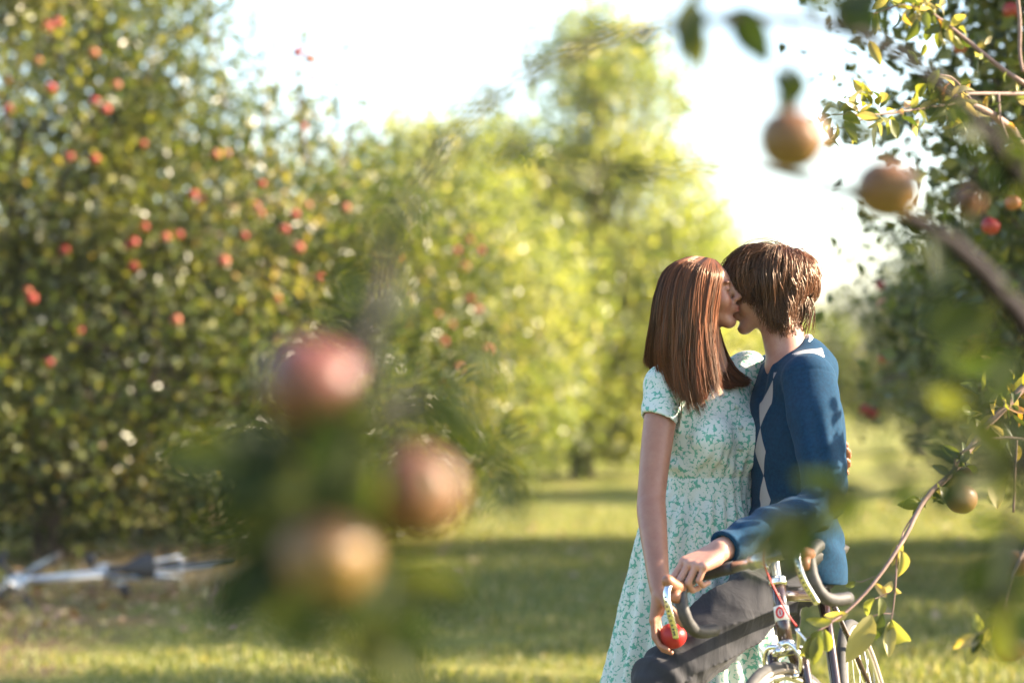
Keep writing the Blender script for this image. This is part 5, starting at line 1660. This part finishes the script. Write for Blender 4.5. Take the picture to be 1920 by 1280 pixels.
def leaves_at(root, lst, meshes, seed, grow=1.0, extra=0):
    """lst: (x0, y0, x1, y1, D) leaf base and tip in photo pixels"""
    r = np.random.default_rng(seed)
    for q in lst:
        a = P(q[0], q[1], q[4]); b_ = P(q[2], q[3], q[4] + (r.random() - .5) * 0.02)
        L = np.linalg.norm(b_ - a)
        o = put_leaf(root, a, b_ - a, L * grow, meshes, r, roll=(r.normal() * .4, -1.0, r.normal() * .4))
        for e in range(extra):
            d = (b_ - a) / L + r.normal(size=3) * 0.9
            put_leaf(root, a + r.normal(size=3) * 0.02 + V(0, 0.05, 0), d * V(1, 0.5, 1) + V(0, 0.3, 0), L * r.uniform(0.8, 1.2), meshes, r)

# -- branch arching over from the top right to the left, very close to the lens
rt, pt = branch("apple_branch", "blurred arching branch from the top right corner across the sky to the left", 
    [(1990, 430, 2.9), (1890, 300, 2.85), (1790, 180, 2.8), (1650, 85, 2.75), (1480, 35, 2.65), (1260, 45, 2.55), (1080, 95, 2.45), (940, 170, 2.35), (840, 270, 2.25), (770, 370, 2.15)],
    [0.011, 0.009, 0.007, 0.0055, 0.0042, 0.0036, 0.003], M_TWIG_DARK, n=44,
    twigs=[([(1300, 44, 2.57), (1310, 20, 2.57), (1300, 0, 2.57)], [0.002, 0.0015]), ([(1480, 40, 2.65), (1484, 110, 2.62), (1484, 205, 2.62)], [0.0022, 0.0016]),
           ([(940, 170, 2.35), (900, 190, 2.3), (850, 215, 2.3)], [0.0018, 0.001])])
leaves_at(rt, [(1300, 20, 1298, 95, 2.55), (1292, -10, 1302, 100, 2.56), (1310, 0, 1285, 80, 2.54), (1390, 30, 1430, 100, 2.6), (1240, 45, 1200, 75, 2.55), (1560, 20, 1610, 50, 2.7), (1250, 45, 1215, 60, 2.55), (1340, 40, 1445, 50, 2.6), (1370, 35, 1428, 92, 2.6), (1290, 5, 1330, -50, 2.57), (1560, 40, 1640, -20, 2.7), (1540, 30, 1500, -40, 2.7),
               (1610, 60, 1570, 20, 2.7), (1490, 205, 1462, 135, 2.62), (1484, 200, 1500, 120, 2.62), (1480, 205, 1440, 170, 2.62), (1590, 60, 1560, -10, 2.75), (1640, 75, 1610, 0, 2.75),
               (1150, 60, 1110, 50, 2.5), (1120, 75, 1090, 95, 2.5), (1040, 110, 1000, 105, 2.4), (950, 165, 925, 200, 2.35), (890, 210, 860, 195, 2.3), (850, 255, 815, 285, 2.25), (1400, 160, 1370, 158, 2.6)], LV_DARK, 3, grow=1.4)
# -- second limb with the two golden apples' twig
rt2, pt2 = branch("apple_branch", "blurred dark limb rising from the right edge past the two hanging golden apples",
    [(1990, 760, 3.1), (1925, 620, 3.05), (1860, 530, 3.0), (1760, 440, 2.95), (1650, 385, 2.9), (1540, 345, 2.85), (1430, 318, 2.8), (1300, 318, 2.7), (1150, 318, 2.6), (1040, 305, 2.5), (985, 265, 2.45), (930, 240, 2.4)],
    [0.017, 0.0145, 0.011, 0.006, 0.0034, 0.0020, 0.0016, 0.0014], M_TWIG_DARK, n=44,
    twigs=[([(1660, 385, 2.9), (1664, 350, 2.88), (1662, 325, 2.88)], [0.002, 0.0015]), ([(1800, 470, 2.98), (1810, 410, 2.95), (1815, 360, 2.95)], [0.003, 0.0015]),
           ([(985, 265, 2.45), (935, 290, 2.4), (925, 350, 2.4)], [0.0018, 0.001])])
leaves_at(rt2, [(1610, 250, 1680, 262, 2.75), (1560, 225, 1625, 250, 2.75), (1545, 225, 1580, 175, 2.7), (1800, 420, 1830, 370, 2.95), (1740, 440, 1700, 420, 2.95), (1760, 440, 1800, 500, 2.95), (1870, 560, 1830, 610, 3.0),
                (1870, 600, 1760, 610, 3.0), (1900, 660, 1810, 700, 2.9), (1905, 680, 1850, 760, 2.8), (985, 270, 930, 300, 2.45), (1000, 290, 960, 330, 2.45), (1060, 308, 1130, 325, 2.5), (1150, 318, 1220, 330, 2.6)], LV_DARK, 4, grow=1.3)
leaves_along(rt2, pt2[:14], 12, 0.075, LV_DARK, 31, out=0.06)
leaves_along(rt, pt[:12], 22, 0.07, LV_DARK, 32, out=0.05)
apple(P(1484, 264, 2.62), 0.0375, M_APPLE_GOLD, "blurred golden apple with a pink cheek hanging in the sky above the man's head", rot=(0.1, 0.15, 0.4))
apple(P(1662, 357, 2.88), 0.0385, M_APPLE_GOLD, "blurred flat round golden apple to the right of the one above the man", rot=(0.2, 0.0, 1.4))
apple(P(1816, 378, 2.95), 0.018, M_APPLE_BLUSH, "small blurred pink apple near the limb at the right edge", rot=(0.2, 0.0, 2.4))
# -- hanging cluster on the left, closest to the lens
rt3, pt3 = branch("apple_branch", "heavily blurred hanging branch with the cluster of three big apples at left of centre",
    [(770, 370, 2.15), (735, 440, 2.0), (715, 540, 1.9), (690, 650, 1.82), (660, 780, 1.76), (640, 900, 1.74), (630, 1010, 1.74), (690, 1120, 1.76), (760, 1230, 1.8)],
    [0.0025, 0.005, 0.0065, 0.005, 0.004, 0.004, 0.003, 0.0022], M_TWIG_DARK, n=40,
    twigs=[([(690, 650, 1.82), (640, 630, 1.8), (592, 645, 1.8)], [0.003, 0.002]), ([(660, 780, 1.76), (740, 790, 1.8), (785, 840, 1.8)], [0.003, 0.002]), ([(900, 800, 1.9), (930, 860, 1.95), (960, 905, 1.98)], [0.002, 0.0015]),
           ([(660, 790, 1.76), (780, 740, 1.84), (900, 800, 1.9)], [0.0035, 0.002]), ([(650, 850, 1.75), (560, 850, 1.74), (470, 850, 1.75)], [0.003, 0.0015])])
leaves_at(rt3, [(712, 480, 700, 395, 1.95), (715, 470, 740, 405, 1.95), (705, 500, 640, 520, 1.95), (700, 600, 780, 560, 1.9), (690, 640, 650, 560, 1.85), (700, 650, 610, 610, 1.85), (720, 780, 800, 750, 1.85), (760, 750, 860, 770, 1.86),
                (800, 750, 900, 830, 1.88), (860, 780, 900, 870, 1.9), (920, 850, 985, 950, 1.97), (935, 870, 975, 965, 1.97), (650, 800, 560, 830, 1.76), (560, 850, 450, 820, 1.76), (480, 850, 320, 860, 1.76), (540, 850, 430, 930, 1.76),
                (640, 880, 540, 930, 1.74), (640, 900, 700, 880, 1.75), (620, 940, 500, 960, 1.75), (560, 950, 440, 1060, 1.75), (600, 1000, 470, 990, 1.75), (520, 1010, 420, 1150, 1.76), (640, 1020, 730, 1060, 1.76), (640, 840, 600, 900, 1.74),
                (690, 1090, 840, 1100, 1.78), (700, 1120, 620, 1190, 1.78), (720, 1160, 800, 1220, 1.78), (690, 1110, 560, 1150, 1.78), (740, 1200, 660, 1260, 1.8), (750, 1220, 800, 1275, 1.8), (660, 760, 700, 850, 1.74), (655, 820, 580, 880, 1.72),
                (500, 840, 520, 790, 1.75), (620, 1000, 560, 1080, 1.72), (840, 800, 780, 700, 1.85), (640, 930, 700, 990, 1.73), (700, 1140, 760, 1080, 1.76), (600, 1120, 480, 1160, 1.77), (660, 900, 560, 1010, 1.73),
                (720, 1180, 600, 1230, 1.8), (660, 1150, 720, 1270, 1.8), (780, 1100, 870, 1130, 1.8), (560, 1040, 470, 1100, 1.76), (600, 1090, 560, 1160, 1.66), (700, 850, 690, 950, 1.70), (650, 1110, 700, 1170, 1.68)], LV_DARK, 6, grow=1.3, extra=2)
apple(P(586, 724, 1.80), 0.0385, M_APPLE_BLUSH, "large blurred crimson apple, topmost of the hanging cluster at the left", rot=(0.3, 0.2, 0.4))
apple(P(778, 926, 1.80), 0.0350, M_APPLE_BLUSH, "large blurred pink apple at the right side of the hanging cluster", rot=(0.5, 0.5, 2.4))
apple(P(615, 1050, 1.74), 0.0345, M_APPLE_GOLD, "blurred yellowish apple at the bottom of the hanging cluster", rot=(0.2, 0.6, 2.4))
# -- dark blurred leaves in front of the bicycle and at the lower right edge
rt4, pt4 = branch("apple_branch", "blurred leafy shoot reaching in from the right edge over the bicycle handlebar",
    [(2010, 820, 2.4), (1920, 860, 2.4), (1800, 880, 2.4), (1680, 890, 2.35), (1590, 920, 2.3), (1500, 960, 2.3), (1450, 990, 2.3)], [0.005, 0.004, 0.003, 0.002, 0.0015], M_TWIG_DARK, n=26,
    twigs=[([(1920, 860, 2.4), (1900, 980, 2.38), (1890, 1130, 2.36)], [0.004, 0.002]), ([(1940, 850, 2.4), (1850, 760, 2.4), (1780, 700, 2.4)], [0.003, 0.0015])])
leaves_at(rt4, [(1500, 955, 1420, 1060, 2.3), (1510, 960, 1440, 990, 2.3), (1515, 950, 1500, 1065, 2.32), (1470, 980, 1410, 1030, 2.28), (1590, 915, 1545, 985, 2.32), (1600, 915, 1510, 900, 2.32), (1620, 905, 1590, 985, 2.34), (1480, 970, 1455, 1050, 2.3),
                (1700, 890, 1640, 850, 2.36), (1720, 885, 1680, 950, 2.36), (1800, 880, 1720, 820, 2.38), (1820, 870, 1760, 950, 2.38), (1900, 870, 1790, 800, 2.4), (1900, 880, 1800, 900, 2.4), (1910, 880, 1830, 960, 2.4), (1930, 860, 1880, 780, 2.4),
                (1900, 960, 1810, 1010, 2.38), (1900, 1000, 1830, 1090, 2.38), (1895, 1060, 1850, 1160, 2.36), (1895, 1080, 1960, 1150, 2.36), (1890, 1120, 1870, 1230, 2.36), (1900, 980, 1960, 1040, 2.36), (1890, 1000, 1880, 1110, 2.34), (1900, 900, 1950, 960, 2.4),
                (1790, 705, 1720, 720, 2.4), (1800, 710, 1760, 640, 2.4), (1830, 740, 1730, 770, 2.4), (1850, 760, 1900, 680, 2.4), (1870, 780, 1800, 830, 2.4), (1900, 1080, 1820, 1130, 2.36), (1900, 1130, 1930, 1240, 2.36)], LV_DARK, 8, grow=1.25)
# -- branch in focus at the lower right
rt5, pt5 = branch("apple_branch", "sharp bare twig with pale yellow leaves at lower right beside the rear wheel",
    [(2330, 430, 6.2), (2150, 540, 6.1), (2000, 640, 6.0), (1905, 740, 5.95), (1840, 810, 5.9), (1790, 880, 5.85), (1735, 935, 5.8), (1700, 1000, 5.75), (1655, 1070, 5.7), (1600, 1135, 5.66), (1550, 1172, 5.62), (1515, 1195, 5.6)],  # first points extend it off frame, added to carry shading leaves
    [0.014, 0.0115, 0.0095, 0.008, 0.006, 0.0045, 0.0035, 0.002], M_TWIG, n=56,
    twigs=[([(1682, 1022, 5.73), (1680, 1080, 5.72), (1676, 1130, 5.72), (1670, 1168, 5.72)], [0.0028, 0.0022, 0.0012]), ([(1738, 932, 5.8), (1700, 985, 5.78), (1690, 1010, 5.76), (1684, 1030, 5.75)], [0.002, 0.002]),
           ([(1640, 1080, 5.7), (1615, 1090, 5.7), (1605, 1088, 5.7)], [0.0012, 0.001]), ([(1678, 1105, 5.72), (1650, 1118, 5.71), (1640, 1122, 5.7)], [0.0012, 0.001]), ([(1672, 1150, 5.72), (1650, 1150, 5.71), (1630, 1158, 5.7)], [0.0012, 0.001]),
           ([(1540, 1178, 5.62), (1535, 1200, 5.6), (1545, 1225, 5.6)], [0.0014, 0.001]), ([(1790, 880, 5.85), (1800, 850, 5.84), (1880, 820, 5.84), (1990, 840, 5.9)], [0.003, 0.005]), ([(1906, 820, 5.9), (1903, 890, 5.88), (1900, 960, 5.88)], [0.004, 0.003])])
leaves_at(rt5, [(1690, 1012, 1672, 1062, 5.74), (1688, 1030, 1700, 1090, 5.73), (1605, 1090, 1584, 1102, 5.7), (1672, 1160, 1700, 1255, 5.7), (1668, 1165, 1655, 1235, 5.71), (1655, 1150, 1622, 1215, 5.7), (1635, 1150, 1590, 1245, 5.69), (1640, 1120, 1612, 1160, 5.7),
                (1650, 1118, 1655, 1160, 5.7), (1678, 1100, 1690, 1130, 5.72), (1662, 1120, 1640, 1090, 5.72), (1672, 1088, 1655, 1125, 5.72), (1540, 1180, 1508, 1240, 5.6), (1560, 1165, 1510, 1165, 5.6), (1545, 1178, 1560, 1238, 5.61), (1535, 1190, 1525, 1250, 5.59),
                (1590, 1150, 1540, 1160, 5.64), (1520, 1195, 1505, 1260, 5.6), (1780, 890, 1748, 870, 5.84), (1790, 880, 1755, 975, 5.84), (1800, 870, 1820, 820, 5.84), (1830, 810, 1845, 770, 5.9), (1800, 860, 1770, 830, 5.84), (1880, 820, 1860, 790, 5.85),
                (1860, 880, 1875, 955, 5.86), (1850, 930, 1870, 950, 5.88), (1905, 740, 1880, 790, 5.95), (1895, 760, 1850, 745, 5.93)], LV_YEL + LV_NEAR[:2], 10)
leaves_along(rt5, pt5, 110, 0.062, LV_NEAR, 11, t0=0.0, clusters=[0.02, 0.08, 0.14, 0.2, 0.25, 0.3], out=0.10)  # dense off-frame leaves added to keep sun off his forearm
leaves_along(rt5, pt5, 24, 0.055, LV_NEAR, 19, t0=0.0, clusters=[0.38, 0.46, 0.55])
apple(P(1802, 935, 5.82), 0.039, M_APPLE_GOLD, "golden apple on the sharp twig at the right, in front of the sunlit grass", rot=(0.1, 0.2, 1))
apple(P(1812, 893, 5.92), 0.026, M_APPLE_GOLD, "smaller golden apple just above the golden one on the sharp twig", rot=(0.1, 0.2, 2))
apple(P(1893, 1213, 5.0), 0.034, M_APPLE_GOLD, "dim yellowish apple low in the bottom right corner", rot=(0.1, 0.2, 2))
apple(P(1908, 1055, 5.1), 0.030, M_APPLE_GOLD, "dim apple at the right edge above the bottom corner apple", rot=(0.3, 0.2, 1))
rt7, pt7 = branch("apple_branch", "drooping shaded twig with curled leaves in the bottom right corner",
    [(2010, 1000, 5.1), (1940, 1010, 5.1), (1900, 1080, 5.05), (1880, 1150, 5.0), (1830, 1190, 5.0)], [0.005, 0.004, 0.003, 0.0015], M_TWIG, n=20, twigs=[([(1890, 1130, 5.0), (1893, 1170, 5.0), (1893, 1190, 5.0)], [0.002, 0.0015])])
leaves_at(rt7, [(1830, 1190, 1820, 1250, 5.0), (1840, 1185, 1825, 1150, 5.0), (1850, 1175, 1840, 1215, 5.0), (1865, 1160, 1860, 1200, 5.0), (1835, 1190, 1812, 1215, 5.0)], LV_YEL, 12)
leaves_along(rt7, pt7, 10, 0.055, LV_NEAR, 13)
# -- sunlit branches in focus at the upper right
rt6, pt6 = branch("apple_branch", "sharp sunlit branch with curled yellow-green leaves at upper right against the sky",
    [(2010, 400, 7.4), (1930, 290, 7.3), (1880, 230, 7.2), (1830, 200, 7.1), (1790, 195, 7.05), (1720, 205, 6.9), (1640, 215, 6.8), (1560, 215, 6.7)], [0.020, 0.017, 0.012, 0.006, 0.004, 0.003, 0.0018], M_TWIG, n=40,
    twigs=[([(1990, 175, 7.3), (1900, 176, 7.2), (1820, 176, 7.1), (1785, 182, 7.05)], [0.007, 0.006, 0.005]), ([(1925, 160, 7.2), (1880, 130, 7.2), (1830, 90, 7.2), (1780, 50, 7.2), (1735, 15, 7.2), (1700, -30, 7.2)], [0.008, 0.007, 0.006, 0.004]),
           ([(1905, -30, 7.2), (1912, 40, 7.2), (1912, 100, 7.2), (1918, 135, 7.2)], [0.006, 0.006, 0.005]), ([(1872, 176, 7.15), (1876, 220, 7.15), (1890, 260, 7.15)], [0.004, 0.003]), ([(1640, 215, 6.8), (1590, 235, 6.75), (1555, 245, 6.7)], [0.002, 0.0015]),
           ([(1740, 20, 7.2), (1690, 10, 7.1), (1640, 25, 7.1), (1600, 30, 7.0)], [0.003, 0.0015]), ([(1830, 200, 7.1), (1790, 150, 7.05), (1760, 140, 7.0)], [0.003, 0.0015])])
leaves_along(rt6, pt6, 80, 0.062, LV_YEL + LV_NEAR, 14, t0=0.45, clusters=[0.98, 0.93, 0.85, 0.78, 0.72, 0.62, 0.58, 0.52], droop=0.1, out=0.04)
leaves_along(rt6, pt6, 26, 0.062, LV_NEAR, 17, t0=0.0, droop=0.3, out=0.04)
leaves_along(rt6, catmull([P(1925, 160, 7.2), P(1880, 130, 7.2), P(1830, 90, 7.2), P(1780, 50, 7.2), P(1735, 15, 7.2), P(1700, -30, 7.2)], 20), 46, 0.062, LV_YEL + LV_NEAR, 15, t0=0.0, clusters=[0.35, 0.62, 0.7, 0.8, 0.85, 0.9], droop=0.5, out=0.04)
leaves_along(rt6, catmull([P(1740, 20, 7.2), P(1690, 10, 7.1), P(1640, 25, 7.1), P(1600, 30, 7.0)], 12), 26, 0.06, LV_YEL + LV_NEAR, 16, t0=0.0, droop=0.5, out=0.03)
leaves_along(rt6, catmull([P(1990, 175, 7.3), P(1900, 176, 7.2), P(1820, 176, 7.1), P(1785, 182, 7.05)], 12), 26, 0.062, LV_YEL + LV_NEAR, 18, t0=0.3, droop=0.2, out=0.04)
leaves_at(rt6, [(1720, 35, 1705, 85, 7.1), (1735, 22, 1740, 55, 7.1), (1630, 75, 1650, 130, 7.0), (1700, 95, 1725, 128, 7.0), (1735, 82, 1730, 108, 7.0), (1560, 190, 1530, 210, 6.75), (1600, 150, 1640, 190, 6.8), (1760, 130, 1740, 175, 7.0)], LV_NEAR, 20)

# ------------------------------------------------------------------ thin volume added to wash out the background like lens glare
def glare_haze():
    me = bpy.data.meshes.new("glare_haze")
    x0, x1, y0, y1, z0, z1 = -950, 950, -350, 1550, -1.05, 7.6
    vs = [(x, y, z) for x in (x0, x1) for y in (y0, y1) for z in (z0, z1)]
    me.from_pydata(vs, [], [(0, 1, 3, 2), (4, 6, 7, 5), (0, 4, 5, 1), (2, 3, 7, 6), (0, 2, 6, 4), (1, 5, 7, 3)])
    m = bpy.data.materials.new("glare_haze"); m.use_nodes = True
    nt = m.node_tree
    for n in list(nt.nodes): nt.nodes.remove(n)
    out = nt.nodes.new("ShaderNodeOutputMaterial")
    pv = nt.nodes.new("ShaderNodeVolumePrincipled")
    pv.inputs["Color"].default_value = (0.95, 0.93, 0.88, 1)
    pv.inputs["Density"].default_value = 0.00035
    pv.inputs["Anisotropy"].default_value = 0.2
    nt.links.new(pv.outputs[0], out.inputs["Volume"])
    o = link("glare_haze", me, m)
    tag(o, "thin veil added over the orchard to imitate lens glare", "glare_haze", kind='stuff')
glare_haze()
